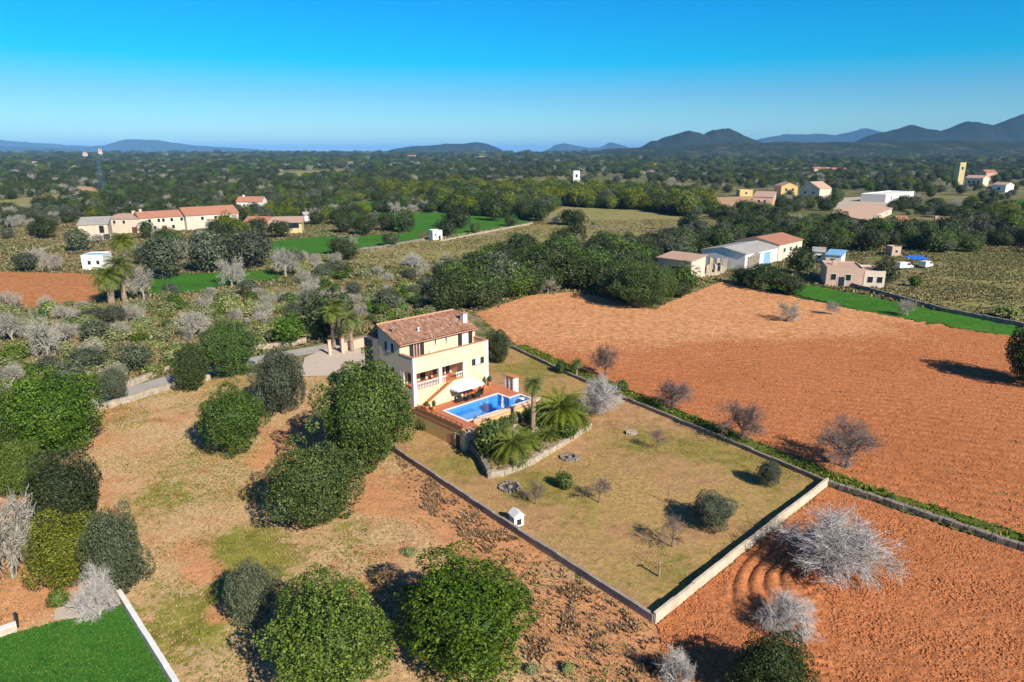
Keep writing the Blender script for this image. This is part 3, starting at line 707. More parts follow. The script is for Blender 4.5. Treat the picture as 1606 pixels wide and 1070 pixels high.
# openings
window_part(V, 'x', 4.62, 5.5, 8.35, 9.5, 0, True, 'curtain', sw=.5); window_part(V, 'x', 4.65, 5.5, 5.2, 6.35, 0, True, 'curtain', sw=.5)
window_part(V, 'y', 2.12, 3.1, 7.62, 9.42, VS, True, 'brown', sw=.62)
window_part(V, 'y', 10.1, 11.2, 7.62, 9.42, VS, True, 'curtain', sw=.68)
window_part(V, 'y', 5.42, 5.78, 8.66, 9.5, VS, False, 'glass', split=False); window_part(V, 'y', 7.2, 7.56, 8.66, 9.5, VS, False, 'glass', split=False)
window_part(V, 'y', 10.1, 10.95, 5.5, 6.38, 0, True, 'curtain', sw=.6)
for u0, u1, pm in ((1.0, 1.9, 'glass'), (2.9, 3.8, 'glass'), (4.9, 5.7, 'brown'), (6.2, 6.9, 'brown'), (7.1, 7.8, 'glass')):
    b = MB(); b.box(u0, u1, VS - .08, VS - .035, 4.3, 6.2); d = b.obj('door', M[pm], V)
    b = MB(); b.box(u0 - .06, u0 - .003, VS - .1, VS - .035, 4.3, 6.26); b.box(u1 + .003, u1 + .06, VS - .1, VS - .035, 4.3, 6.26); b.obj('door_frame', M['white'], d)
b = MB(); b.box(4.5, 5.1, VS - .28, VS - .005, 7.62, 8.1); b.obj('air_conditioner', M['white'], V)
b = MB(); b.lathe([(.02, 0), (.02, 1.1)], 6, (.6, 5.0, 10.6)); b.lathe([(.3, 0), (.22, .06), (.02, .12)], 12, (.6, 4.9, 11.4)); b.obj('satellite_dish', M['metal'], roof)
# lean-to at the right
b = MB(); b.box(LN + .003, 14.0, 3.2, 8.4, 0, 6.6); b.obj('side_annex', M['cream'], V)
B = MB(); L2, t2 = tile_slope(3.0, 8.6, 14.25, 6.62, LN + .02, 7.5, seed=8)
L2.v = [(y, x, z) for x, y, z in L2.v]; s_ = L2.obj('annex_roof', M['barrel'], V, tint=t2); tag(s_, kind='stuff')
# stair along the front
for q in range(12):
    b = MB(); u1 = 5.05 - q * .34; zt = 4.25 - (q + 1) * .17; b.box(u1 - .34, u1, -1.25, -.03, 2.18, zt + .0); b.obj('step', M['terra'], V)
b = MB(); b.box(5.052, 6.7, -1.25, -.03, 2.18, 4.25); b.obj('landing', M['coping'], V)
b = MB(); b.hexa([(.95, -1.47, 2.19), (5.2, -1.47, 2.19), (5.2, -1.252, 2.19), (.95, -1.252, 2.19), (.95, -1.47, 2.75), (5.2, -1.47, 4.85), (5.2, -1.252, 4.85), (.95, -1.252, 2.75)])
b.box(5.202, 6.72, -1.47, -1.252, 2.19, 4.85); b.obj('stair_wall', M['cream'], V)
b = MB(); b.hexa([(.9, -1.53, 2.755), (5.22, -1.53, 4.855), (5.22, -1.19, 4.855), (.9, -1.19, 2.755), (.9, -1.53, 2.84), (5.22, -1.53, 4.94), (5.22, -1.19, 4.94), (.9, -1.19, 2.84)])
b.box(5.222, 6.78, -1.53, -1.19, 4.857, 4.94); b.obj('stair_coping', M['orange'], V)

# pool terrace
T = thing('pool_terrace', 'raised terracotta pool terrace on ochre retaining walls in front of the villa', 'terrace', (VA.x, VA.y, 0), VANG)
ZD = 2.2; strips = [(-.9, 1.9, -10.6, -.002), (1.9, 13.1, -9.3, -8.1), (1.9, 13.1, -3.75, -.002), (12.6, 13.1, -8.1, -3.75), (10.7, 12.6, -6.0, -3.75), (LN + .02, 13.1, .0, 1.2)]
b = MB()
for u0, u1, v0, v1 in strips: b.box(u0, u1, v0, v1, 0, ZD - .06)
b.obj('retaining_wall', M['ochre'], T)
b = MB()
for u0, u1, v0, v1 in strips: b.box(u0 - (.05 if u0 < 0 else 0), u1 + (.05 if u1 > 13 else 0), v0 - (.05 if v0 < -9 else 0), v1, ZD - .058, ZD)
b.obj('paving', M['terra'], T)
b = MB(); b.box(-.88, -.6, -10.58, -1.4, ZD + .002, ZD + .45); b.obj('edge_wall', M['ochre'], T)
b = MB(); b.box(-.95, -.53, -10.4, -1.35, ZD + .452, ZD + .53); b.obj('edge_coping', M['brown'], T)
rl = MB(); rl.tube([(-.74, -10.4, ZD + .95), (-.74, -1.5, ZD + .95)], [.03, .03], 5); rlo = rl.obj('handrail', M['brown'], T)
pm = MB().box(-.03, .03, -.03, .03, 0, .45).mesh('rail_post', M['brown'])
for q in range(10): o = link('rail_post', pm, rlo); o.location = (-.74, -10.2 + q * .95, ZD + .51)
b = MB(); b.box(-1.0, .75, -11.0, -10.602, 0, ZD + .35); b.obj('corner_pier', M['cream'], T)
b = MB(); b.box(-1.06, .81, -11.06, -10.55, ZD + .352, ZD + .43); b.obj('pier_cap', M['coping'], T)
b = MB(); b.box(-.96, -.901, -10.2, -9.35, .0, 1.75); b.obj('cellar_door', M['shutter'], T)
b = MB(); b.box(-.99, -.902, -9.33, -9.15, 0, 1.85); b.box(-.99, -.902, -10.4, -10.22, 0, 1.85); b.box(-.99, -.902, -10.22, -9.33, 1.76, 1.9); b.obj('door_surround', M['cream'], T)
arch = MB(); arch.poly([(-.915, -8.3 + .55 * math.cos(a_), .9 + .55 * math.sin(a_)) for a_ in np.linspace(0, math.pi, 12)] + [(-.915, -8.85, 0), (-.915, -7.75, 0)]); arch.obj('arch_niche', M['coping'], T)
b = MB(); b.box(1.9, 13.1, -9.28, -9.05, ZD + .002, ZD + .4); b.obj('front_edge_wall', M['pinkwall'], T)

PL = thing('swimming_pool', 'blue swimming pool with white coping sunk in the terracotta terrace', 'pool', (VA.x, VA.y, 0), VANG)
b = MB(); b.box(1.9, 12.6, -8.1, -3.75, .5, .7); b.box(1.9, 1.96, -8.1, -3.75, .7, 2.15); b.box(1.96, 12.6, -8.1, -8.04, .7, 2.15); b.box(1.96, 10.7, -3.81, -3.75, .7, 2.15)
b.box(10.64, 10.7, -6.0, -3.81, .7, 2.15); b.box(10.64, 12.6, -6.06, -6.0, .7, 2.15); b.box(12.54, 12.6, -8.04, -6.06, .7, 2.15)
b.box(1.96, 6.2, -8.04, -3.81, .701, 1.45); b.box(6.2, 7.2, -8.04, -3.81, .701, 1.1)
b.obj('basin', M['mosaic'], PL)
b = MB(); b.quad((1.95, -8.05, 2.09), (12.55, -8.05, 2.09), (12.55, -6.05, 2.09), (1.95, -6.05, 2.09)); b.quad((1.95, -6.05, 2.09), (10.65, -6.05, 2.09), (10.65, -3.8, 2.09), (1.95, -3.8, 2.09)); b.obj('water', M['water'], PL)
b = MB(); zc = (ZD + .003, ZD + .05)
for a in ((1.62, 1.92, -8.38, -3.47), (1.922, 12.88, -8.38, -8.08), (1.922, 10.98, -3.77, -3.47), (10.68, 10.98, -5.7, -3.772), (10.68, 12.88, -6.0, -5.702), (12.58, 12.88, -8.078, -6.002)): b.box(*a, *zc)
b.obj('coping', M['white'], PL)
b = MB()
for du in (0, .45): b.tube([(11.5 + du, -8.5, ZD), (11.5 + du, -8.5, ZD + .75), (11.5 + du, -8.15, ZD + .8), (11.5 + du, -7.95, ZD + .3), (11.5 + du, -7.95, 1.2)], [.03] * 5, 5)
b.obj('ladder', M['metal'], PL)

# parasols and garden furniture
def parasol_open(u, v, w, d, label):
    p = vw(u, v, ZD); t = thing('parasol', label, 'parasol', p, VANG); b = MB(); b.lathe([(.3, 0), (.3, .08), (.04, .1), (.035, 2.45)], 8); b.obj('pole', M['metal'], t)
    B = MB(); n = 8; zc_ = 2.5; ring = []
    for q in range(16):
        a = 2 * math.pi * q / 16; c, s = math.cos(a), math.sin(a); e = max(abs(c), abs(s)) ** .75
        ring.append((w / 2 * c / e, d / 2 * s / e, 1.72 + (.06 if q % 2 else 0)))
    mid = [(x * .55, y * .55, 2.3 - (.02 if q % 2 else 0)) for q, (x, y, z) in enumerate(ring)]
    for q in range(16):
        r_, m_ = (q + 1) % 16, None
        B.poly([(0, 0, zc_), mid[q], mid[r_]]); B.quad(mid[q], ring[q], ring[r_], mid[r_])
        B.quad(ring[q], (ring[q][0], ring[q][1], 1.5), (ring[r_][0], ring[r_][1], 1.5), ring[r_])
    B.obj('canopy', M['canvas'], t); return t
parasol_open(6.9, -1.75, 4.8, 2.6, 'large open white parasol over the dark chairs beside the stairs')
p = vw(6.95, -8.72, ZD); t = thing('parasol', 'closed white parasol standing at the near edge of the pool', 'parasol', p, 0)
b = MB(); b.lathe([(.28, 0), (.28, .07), (.03, .09), (.03, 2.3)], 8); b.obj('pole', M['metal'], t)
b = MB(); b.lathe([(.20, .5), (.24, .62), (.20, 1.3), (.12, 1.9), (.03, 2.2)], 9); b.obj('canopy', M['canvas'], t)
def chair(u, v, rz, label):
    t = thing('armchair', label, 'chair', vw(u, v, ZD), VANG + rz, 'wicker armchairs under the white parasol')
    MB().box(-.35, .35, -.35, .3, .22, .42).obj('seat', M['wicker'], t)
    b = MB(); b.hexa([(-.36, .302, .3), (.36, .302, .3), (.36, .42, .3), (-.36, .42, .3), (-.33, .36, .9), (.33, .36, .9), (.33, .46, .9), (-.33, .46, .9)]); b.obj('backrest', M['wicker'], t)
    for s in (-1, 1):
        MB().box(min(s * .36, s * .44), max(s * .36, s * .44), -.35, .38, .22, .64).obj('armrest', M['wicker'], t)
        for y in (-.3, .3): MB().box(s * .36 - .03, s * .36 + .03, y - .03, y + .03, 0, .218).obj('leg', M['wicker'], t)
for u, v, rz, nm in ((5.0, -2.6, 2.9, 'dark wicker armchair nearest the stairs under the white parasol'), (6.2, -2.9, 3.3, 'dark wicker armchair in the middle, in front of the parasol pole'), (7.6, -2.9, 3.0, 'dark wicker armchair third from the stairs under the white parasol'), (8.9, -2.3, 3.9, 'dark wicker armchair farthest from the stairs under the white parasol')):
    chair(u, v, rz, nm)
t = thing('low_table', 'low dark table between the wicker armchairs under the parasol', 'table', vw(5.7, -1.4, ZD), VANG)
MB().box(-.5, .5, -.35, .35, .38, .45).obj('table_top', M['wicker'], t)
for sx in (-.42, .42):
    for sy in (-.28, .28): MB().box(sx - .04, sx + .04, sy - .04, sy + .04, 0, .378).obj('leg', M['wicker'], t)
def pot(u, v, label, h=.9, z=ZD):
    t = thing('plant_pot', label, 'plant pot', vw(u, v, z), 0)
    b = MB(); b.lathe([(.16, 0), (.26, .3), (.24, .48), (.28, .5), (.28, .55)], 12); b.obj('pot', M['orange'], t)
    o = link('plant', CM['bush'][0], t); o.location = (0, 0, .45); o.scale = (.6, .6, h)
pot(1.0, -2.7, 'terracotta pot with a leafy plant at the foot of the stairs'); pot(10.6, -1.2, 'terracotta pot with a tall plant by the right house wall', 1.4); pot(12.2, -.5, 'terracotta pot with a bush at the right corner of the villa', 1.0); pot(.4, -2.0, 'terracotta pot with a plant at the left corner of the villa', .7)
t = thing('barbecue', 'low masonry barbecue with white piers and terracotta cap beside the pool', 'barbecue', vw(13.3, -3.2, 0), VANG)
for q, x in enumerate((-.2, .55, 1.3)): MB().box(-.1, .8, x - .14 - .6, x + .14 - .6, 0, 3.7 if q < 2 else 3.9).obj('pier', M['white'], t)
MB().box(.6, .8, -.65, .55, 1.8, 3.5).obj('firebox', M['char'], t); MB().box(-.16, .86, -1.0, .9, 3.92, 4.02).obj('cap', M['orange'], t)
b = MB(); b.lathe([(.25, 0), (.42, .08), (.42, .16), (.2, .2)], 14); o = b.obj('pool_float', M['canvas']); o.location = vw(12.0, -7.0, 2.0); tag(o, 'small white float drifting in the far corner of the pool', 'pool float')

# planting bed in front of the terrace, with its stone edging
BEDPX = [(741, 703), (766, 750), (790, 746), (830, 730), (870, 707), (925, 672), (918, 650), (860, 640)]
bed = [P(x, y, .0) for x, y in BEDPX] + [vw(13.15, -7.5), vw(13.15, -9.35), vw(1.92, -9.35), vw(1.92, -10.62), vw(.8, -10.62)]
sheet('planting_bed', [(p.x, p.y) for p in bed], 'bedsoil', .55, .35, lambda x, y: .35 * fbm(x * .5, y * .5) + .12 * fbm(x * 2, y * 2, 2))
def stone_wall(name, label, pts, h, w, mat='stone', size=.42, seed=0, px=True, group=None):
    """dry stone wall: courses of uneven stones"""
    r = random.Random(seed); b = MB(); q = [P(*p) if px else Vector((p[0], p[1], 0)) for p in pts]
    for a, c in zip(q[:-1], q[1:]):
        L = (c - a).length; d = (c - a) / L; n = Vector((-d.y, d.x, 0)); nc = max(1, round(h / (size * .8)))
        for k in range(nc):
            s = -r.random() * size
            while s < L:
                l = size * r.uniform(.7, 1.6); z0 = h * k / nc; z1 = h * (k + 1) / nc * r.uniform(.93, 1.06)
                j = lambda: r.uniform(-.05, .05); hw = w / 2 * r.uniform(.85, 1.1)
                p0 = a + d * max(s, 0); p1 = a + d * min(s + l * .96, L)
                ring = [p0 - n * hw, p1 - n * hw, p1 + n * hw, p0 + n * hw]
                b.hexa([(p.x + j(), p.y + j(), z0 - .02) for p in ring] + [(p.x * 1 + j(), p.y + j(), z1 + j() * .5) for p in ring]); s += l
    o = b.obj(name, M[mat]); return tag(o, label, 'wall', group)
stone_wall('stone_wall', 'low dry-stone edge of the palm bed facing the garden lawn', [(766, 750), (790, 746), (830, 730), (870, 707), (925, 672)], .75, .6, 'stone', .5, 1)
stone_wall('stone_wall', 'dark stone retaining wall running from the terrace corner pier', [(735, 703), (752, 722), (768, 752)], 1.1, .5, 'darkstone', .45, 2)

# garden perimeter walls
def plain_wall(name, label, pts, h, w, mat, cap=None, seed=0, px=True):
    r = random.Random(seed); t = thing(name, label, 'wall', (0, 0, 0)); q = [P(*p) if px else p for p in pts]; t.location = q[0]
    b = MB(); cb = MB(); o0 = q[0].copy()
    for a, c in zip(q[:-1], q[1:]):
        a = a - o0; c = c - o0; L = (c - a).length; n = max(1, int(L / 1.2)); d = (c - a) / L; nn = Vector((-d.y, d.x, 0)) * w / 2
        for k in range(n):
            p0 = a + d * L * k / n; p1 = a + d * (L * (k + 1) / n); h0 = h + r.uniform(-.05, .05)
            b.hexa([(p.x, p.y, -.05) for p in (p0 - nn, p1 - nn, p1 + nn, p0 + nn)] + [(p.x, p.y, h0) for p in (p0 - nn, p1 - nn, p1 + nn, p0 + nn)])
            m2 = nn * 1.15
            cb.hexa([(p.x, p.y, h0 + .002) for p in (p0 - m2, p1 - m2, p1 + m2, p0 + m2)] + [(p.x, p.y, h0 + .07) for p in (p0 - m2, p1 - m2, p1 + m2, p0 + m2)])
    b.obj('wall', M[mat], t); cb.obj('coping', M[cap or mat], t); return t
plain_wall('garden_wall', 'weathered grey garden wall between the dry meadow and the garden lawn', [(612, 706), (800, 832), (1024, 977)], .7, .24, 'concrete', None, 1)
plain_wall('garden_wall', 'pale limewashed garden wall beside the lower ploughed field', [(1026, 979), (1150, 878), (1297, 762)], .85, .2, 'whitewall', None, 2)
plain_wall('garden_wall', 'low stone-capped garden wall along the big ploughed field', [(1296, 760), (1150, 698), (985, 630)], .45, .3, 'darkstone', 'darkstone', 3)
plain_wall('garden_wall', 'low wall along the back lawn right of the villa', [(983, 629), (890, 588), (806, 548)], .45, .3, 'darkstone', 'darkstone', 4)
stone_wall('stone_wall', 'low dry-stone wall between the two ploughed fields', [(1300, 762), (1440, 808), (1606, 864), (1800, 930)], .6, .55, 'darkstone', .5, 5)
plain_wall('lawn_wall', 'pale wall along the right edge of the green lawn', [(188, 940), (232, 1010), (275, 1080), (330, 1200)], .8, .3, 'whitewall', 'white', 6)
plain_wall('lawn_wall', 'short pale wall at the far left edge of the green lawn', [(-60, 1016), (0, 1000), (28, 990)], .7, .4, 'whitewall', 'white', 7)
stone_wall('stone_wall', 'pale stone wall along the near side of the country road', [(140, 650), (282, 606), (330, 596)], .9, .45, 'stone', .5, 8)
stone_wall('stone_wall', 'pale stone wall along the far side of the country road', [(190, 612), (270, 580), (400, 550), (480, 538)], .9, .45, 'stone', .5, 9)
stone_wall('stone_wall', 'grey stone wall behind the green strip beyond the ploughed field', [(1270, 432), (1380, 462), (1480, 490), (1606, 514)], 1.0, .6, 'darkstone', .7, 10)
stone_wall('stone_wall', 'pale stone wall along the track past the small white hut', [(690, 380), (760, 366), (835, 352)], .8, .6, 'stone', .9, 11)
stone_wall('stone_wall', 'rough stone wall below the far green field', [(540, 396), (600, 389), (665, 377)], .9, .8, 'darkstone', .9, 12)
stone_wall('stone_wall', 'low stone wall across the pale pasture', [(860, 350), (960, 358), (1060, 366)], .7, .8, 'stone', .9, 13)

# small garden things
t = thing('well_house', 'small white pump house with a dark opening beside the grey garden wall', 'pump house', P(810, 823), .5)
b = MB(); b.hexa([(-.5, -.5, 0), (.5, -.5, 0), (.5, .5, 0), (-.5, .5, 0), (-.5, -.5, 1.1), (.5, -.5, 1.1), (.5, .5, 1.1), (-.5, .5, 1.1)]); b.obj('wall', M['white'], t)
b = MB(); b.poly([(-.6, -.6, 1.1), (.6, -.6, 1.1), (0, -.6, 1.55)]); b.poly([(.6, .6, 1.1), (-.6, .6, 1.1), (0, .6, 1.55)]); b.quad((.6, -.6, 1.1), (.6, .6, 1.1), (0, .6, 1.55), (0, -.6, 1.55)); b.quad((0, -.6, 1.55), (0, .6, 1.55), (-.6, .6, 1.1), (-.6, -.6, 1.1)); b.quad((-.6, -.6, 1.099), (-.6, .6, 1.099), (.6, .6, 1.099), (.6, -.6, 1.099)); b.obj('roof', M['white'], t)
MB().box(-.22, .22, -.53, -.502, .25, .8).obj('opening', M['shutter'], t)
def ring(px, py, r, label, mat):
    t = thing('stone_ring', label, 'stone ring', P(px, py), 0)
    rr = random.Random(px)
    for q in range(16):
        a = 2 * math.pi * q / 16; s = rr.uniform(.14, .22)
        b = MB(); b.box(-s, s, -s * .8, s * .8, -.02, s * 1.2 + .12, 0, .03); o = b.obj('stone', M[mat], t); o.location = (r * math.cos(a), r * math.sin(a), 0); o.rotation_euler = (0, 0, a + rr.uniform(-.3, .3))
    b = MB(); b.poly([(r * .95 * math.cos(2 * math.pi * q / 20), r * .95 * math.sin(2 * math.pi * q / 20), .13) for q in range(20)]); b.obj('ash_bed', M['char'], t)
    b = MB(); b.lathe([(.3, .1), (.24, .3), (.1, .38)], 8); b.obj('stump', M['darkstone'], t)
ring(893, 720, .85, 'dark stone ring in the lawn near the palm bed', 'darkstone'); ring(800, 766, 1.0, 'ash-filled stone ring between the palm bed and the pump house', 'darkstone'); ring(990, 681, .45, 'small stone ring near the back wall of the garden', 'stone')
t = thing('post', 'pale wooden post with short crossbar in the lower garden corner', 'post', P(1033, 906), .4)
b = MB(); b.tube([(0, 0, 0), (.03, 0, .8), (0, 0, 1.5)], [.11, .09, .08], 7); b.obj('upright', M['palmbark'], t); b = MB(); b.tube([(-.35, 0, 1.42), (.25, 0, 1.38)], [.05, .05], 6); b.obj('crossbar', M['palmbark'], t)
t = thing('gate_post', 'dark metal post beside the paving at the edge of the green lawn', 'post', P(28, 985), 0); MB().box(-.07, .07, -.07, .07, 0, 1.2).obj('upright', M['shutter'], t); MB().box(-.1, .1, -.1, .1, 1.202, 1.26).obj('cap', M['shutter'], t)
t = thing('plant_stake', 'thin wooden stake standing alone in the middle of the garden', 'stake', P(1047, 791), 0); b = MB(); b.tube([(0, 0, 0), (.02, .02, 1.9)], [.045, .035], 6); b.obj('pole', M['palmbark'], t); MB().box(-.06, .06, -.05, .05, 1.2, 1.26).obj('tie', M['shutter'], t)

# ------------------------------------------------------------------ other buildings
BLD = []
def building(name, label, pL, pR, dep, h, roof='gable', rise=1.5, wall='farmwall', tile='redtile', wins=(), door=None, chim=None, ov=.35, cat='building', wdark='glass', base=None, z=0):
    a, c = P(*pL), P(*pR); L = (c - a).length; ang = math.atan2(c.y - a.y, c.x - a.x)
    t = thing(name, label, cat, (a.x, a.y, z), ang)
    mid = (a + c) / 2 + Vector((-math.sin(ang), math.cos(ang), 0)) * dep / 2; BLD.append((mid.x, mid.y, max(L, dep) / 2 + 2))
    b = MB()
    if roof == 'gable':
        pr = [(0, 0), (0, h), (dep / 2, h + rise), (dep, h), (dep, 0)]
        b.v = [(x, y, zz) for x in (0, L) for y, zz in pr]; n = 5
        b.f = [tuple(range(n)), tuple(reversed(range(n, 2 * n)))] + [(n + q, q, (q + 1) % n, n + (q + 1) % n)[::-1][::-1] for q in range(n)]; b.m = [0] * len(b.f)
    elif roof == 'gable_end':
        pr = [(0, 0), (0, h), (L / 2, h + rise), (L, h), (L, 0)]; n = 5
        b.v = [(x, y, zz) for y in (0, dep) for x, zz in pr]
        b.f = [tuple(reversed(range(n))), tuple(range(n, 2 * n))] + [(q, n + q, n + (q + 1) % n, (q + 1) % n) for q in range(n)]; b.m = [0] * len(b.f)
    elif roof == 'shed':
        b.hexa([(0, 0, 0), (L, 0, 0), (L, dep, 0), (0, dep, 0), (0, 0, h), (L, 0, h), (L, dep, h + rise), (0, dep, h + rise)])
    else: b.box(0, L, 0, dep, 0, h)
    b.obj('wall', M[wall], t)
    def slab(y0, z0, y1, z1, swap=False):
        s = MB(); th = .16; pts = [(-ov, y0, z0), (L + ov, y0, z0), (L + ov, y1, z1), (-ov, y1, z1)]
        if swap: pts = [(y0, -ov, z0), (y1, -ov, z1), (y1, dep + ov, z1), (y0, dep + ov, z0)]
        s.hexa([(x, y, q + .02) for x, y, q in pts] + [(x, y, q + .02 + th) for x, y, q in pts]); return s.obj('roof', M[tile], t)
    if roof == 'gable':
        sl_ = rise / (dep / 2); r_ = slab(-ov, h - ov * sl_, dep / 2 - .005, h + rise); slab(dep + ov, h - ov * sl_, dep / 2 + .005, h + rise)
    elif roof == 'gable_end':
        sl_ = rise / (L / 2); r_ = slab(-ov, h - ov * sl_, L / 2 - .005, h + rise, True); slab(L + ov, h - ov * sl_, L / 2 + .005, h + rise, True)
    elif roof == 'shed': sl_ = rise / dep; r_ = slab(-ov, h - ov * sl_, dep + ov, h + rise + ov * sl_)
    else:
        r_ = MB().box(.25, L - .25, .25, dep - .25, h, h + .04).obj('roof', M[tile], t)
        b = MB(); b.box(0, L, 0, .248, h, h + .35); b.box(0, L, dep - .248, dep, h, h + .35); b.box(0, .248, .25, dep - .25, h, h + .35); b.box(L - .248, L, .25, dep - .25, h, h + .35); b.obj('parapet', M[wall], t)
    for w in wins:
        u, zz, ww, hh = w[:4]; u *= L
        f = MB(); f.box(u - ww / 2 - .1, u + ww / 2 + .1, -.05, .02, zz - .1, zz + hh + .1); fo = f.obj('window', M['shutter' if len(w) > 4 else 'white'], t)
        f = MB(); f.box(u - ww / 2, u + ww / 2, -.08, -.052, zz, zz + hh); f.obj('pane', M[wdark], fo)
    if door:
        u, ww, hh, m_ = door; u *= L
        f = MB(); f.box(u - ww / 2, u + ww / 2, -.07, .02, 0, hh); d_ = f.obj('door', M[m_], t)
        f = MB(); f.box(u - ww / 2 - .15, u - ww / 2 - .005, -.1, .02, 0, hh + .15); f.box(u + ww / 2 + .005, u + ww / 2 + .15, -.1, .02, 0, hh + .15); f.obj('door_frame', M['white'], d_)
    if chim:
        u, v, hh = chim; c_ = MB(); c_.box(u * L - .5, u * L + .5, v * dep - .5, v * dep + .5, h, h + rise + hh); c_.obj('chimney', M[wall], r_)
    return t
W = lambda us, z, w, h: [(u, z, w, h) for u in us]
# the farm at the left
building('farmhouse', 'long low pink-roofed left wing of the farmhouse', (172, 366), (222, 366), 9, 6.0, 'shed', 1.2, 'farmwall', 'pinktile', W((.2, .5), 4, 1.0, 1.3), (.8, 2.2, 2.6, 'brown'), (.55, .8, 1.5))
building('farmhouse', 'tall stucco middle range of the farmhouse with red tiled roof', (222, 366), (294, 361), 10, 6.2, 'gable', 2.2, 'farmwall', 'redtile', W((.2, .4, .5, .68, .9), 4.2, 1.1, 1.4) + W((.3, .7), 1.2, 1.1, 1.5), (.5, 2.0, 2.6, 'brown'), (.1, .5, 1.2))
building('farmhouse', 'right range of the farmhouse under a bright red roof', (294, 362), (376, 356), 12, 6.4, 'gable', 3.0, 'farmwall', 'redtile', W((.3, .55, .75), 4.2, 1.2, 1.4) + W((.5, .85), 1.2, 1.3, 1.6), (.65, 1.6, 2.5, 'brown'))
building('barn', 'pale stone barn with a purple-blue window left of the farmhouse', (126, 378), (172, 376), 12, 6.0, 'shed', 1.8, 'whitewall', 'greyroof', [(.78, 2.8, 1.4, 2.6, 1)], (.92, 2.4, 2.2, 'shutter'))
building('farmhouse', 'house with orange roof and white gable behind the farm', (372, 331), (412, 331), 9, 5.2, 'gable', 2.6, 'white', 'redtile', W((.3, .7), 2.4, 1.2, 1.4), None, (.2, .5, 1.0))
building('cottage', 'small pink cottage beside the farmhouse right end', (384, 363), (420, 364), 8, 4.2, 'gable', 1.8, 'pinkwall', 'redtile', W((.25, .7), 1.6, 1.1, 1.4), (.5, 1.2, 2.2, 'brown'))
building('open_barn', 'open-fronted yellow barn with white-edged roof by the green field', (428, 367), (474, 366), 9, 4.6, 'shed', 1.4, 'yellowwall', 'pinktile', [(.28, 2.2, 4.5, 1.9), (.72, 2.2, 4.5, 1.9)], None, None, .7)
building('cottage', 'small flat-roofed white house with two windows above the red field', (130, 424), (164, 423), 7, 4.0, 'flat', 0, 'white', 'blue', W((.35, .75), 1.6, .8, 1.1))
building('shed', 'little white shed beyond the farm at the left', (478, 348), (498, 347), 6, 3.2, 'gable', 1.2, 'white', 'greyroof', W((.5,), 1.2, 1, 1))
building('stone_hut', 'small white stone hut at the corner of the green field', (679, 378), (694, 377), 4, 3.6, 'flat', 0, 'white', 'greyroof', W((.3,), 1.9, .6, .7), (.7, .9, 1.9, 'shutter'), cat='hut')
# right: barn with two roofs
building('barn', 'long white barn with grey roof and light blue door', (1167, 424), (1218, 411), 14, 4.6, 'gable', 1.3, 'white', 'greyroof', W((.2,), 2.4, 1.2, .9), (.66, 4.4, 3.9, 'blue'))
building('barn', 'pink-roofed rear half of the barn', (1219, 410.6), (1256, 401), 14.5, 5.2, 'gable', 1.7, 'farmwall', 'redtile', W((.25, .5, .75), 2.6, 1.4, 1.2), (.9, 2.5, 3, 'shutter'))
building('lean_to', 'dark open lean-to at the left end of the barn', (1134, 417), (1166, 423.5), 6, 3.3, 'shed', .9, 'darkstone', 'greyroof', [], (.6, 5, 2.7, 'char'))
building('ruin', 'roofless pink farm ruin behind the dark trees', (1030, 432), (1082, 440), 7, 5.0, 'shed', .9, 'farmwall', 'pinktile', W((.5,), 2, 1, 1.1))
def ruin(label, pts, seed):
    r = random.Random(seed); t = thing('ruined_wall', label, 'ruin', P(*pts[0])); o0 = P(*pts[0])
    for a, c in zip(pts[:-1], pts[1:]):
        a, c = P(*a) - o0, P(*c) - o0; L = (c - a).length; d = (c - a) / L; n = Vector((-d.y, d.x, 0)) * .3; m = max(2, int(L / 1.1)); b = MB()
        for q in range(m):
            h = r.choice((1.2, 2.8, 3.4, .8, 2.2)) * r.uniform(.8, 1.2); p0 = a + d * L * q / m; p1 = a + d * L * (q + .97) / m
            b.hexa([(p.x, p.y, 0) for p in (p0 - n, p1 - n, p1 + n, p0 + n)] + [(p.x, p.y, h * r.uniform(.85, 1.1)) for p in (p0 - n, p1 - n, p1 + n, p0 + n)])
        b.obj('wall', M['stone'], t)
ruin('broken stone walls of a ruin left of the barn', [(1092, 436), (1132, 430), (1138, 422), (1100, 424)], 3)
# house at the right
building('house', 'flat-roofed salmon house with cypress in front, beyond the green strip', (1294, 448), (1352, 451), 12, 4.4, 'flat', 0, 'pinkwall', 'flatroof', W((.2, .6), 1.6, 1.2, 1.5), (.42, 1.5, 2.4, 'shutter'), (.3, .6, 1.2))
building('house', 'white-walled right wing of the flat-roofed salmon house', (1353, 451), (1386, 452), 10, 3.9, 'flat', 0, 'farmwall', 'flatroof', W((.3, .75), 1.3, 1.3, 1.5))
building('shed', 'small white metal shed roof behind the salmon house', (1274, 410), (1292, 411), 6, 3.0, 'shed', .6, 'white', 'greyroof', W((.5,), 1.2, 1.2, .8))
building('shed', 'light blue sheet-roofed shed beside the salmon house', (1294, 415), (1318, 417), 7, 3.0, 'shed', .7, 'white', 'blue', W((.5,), 1.2, 1.2, .8))
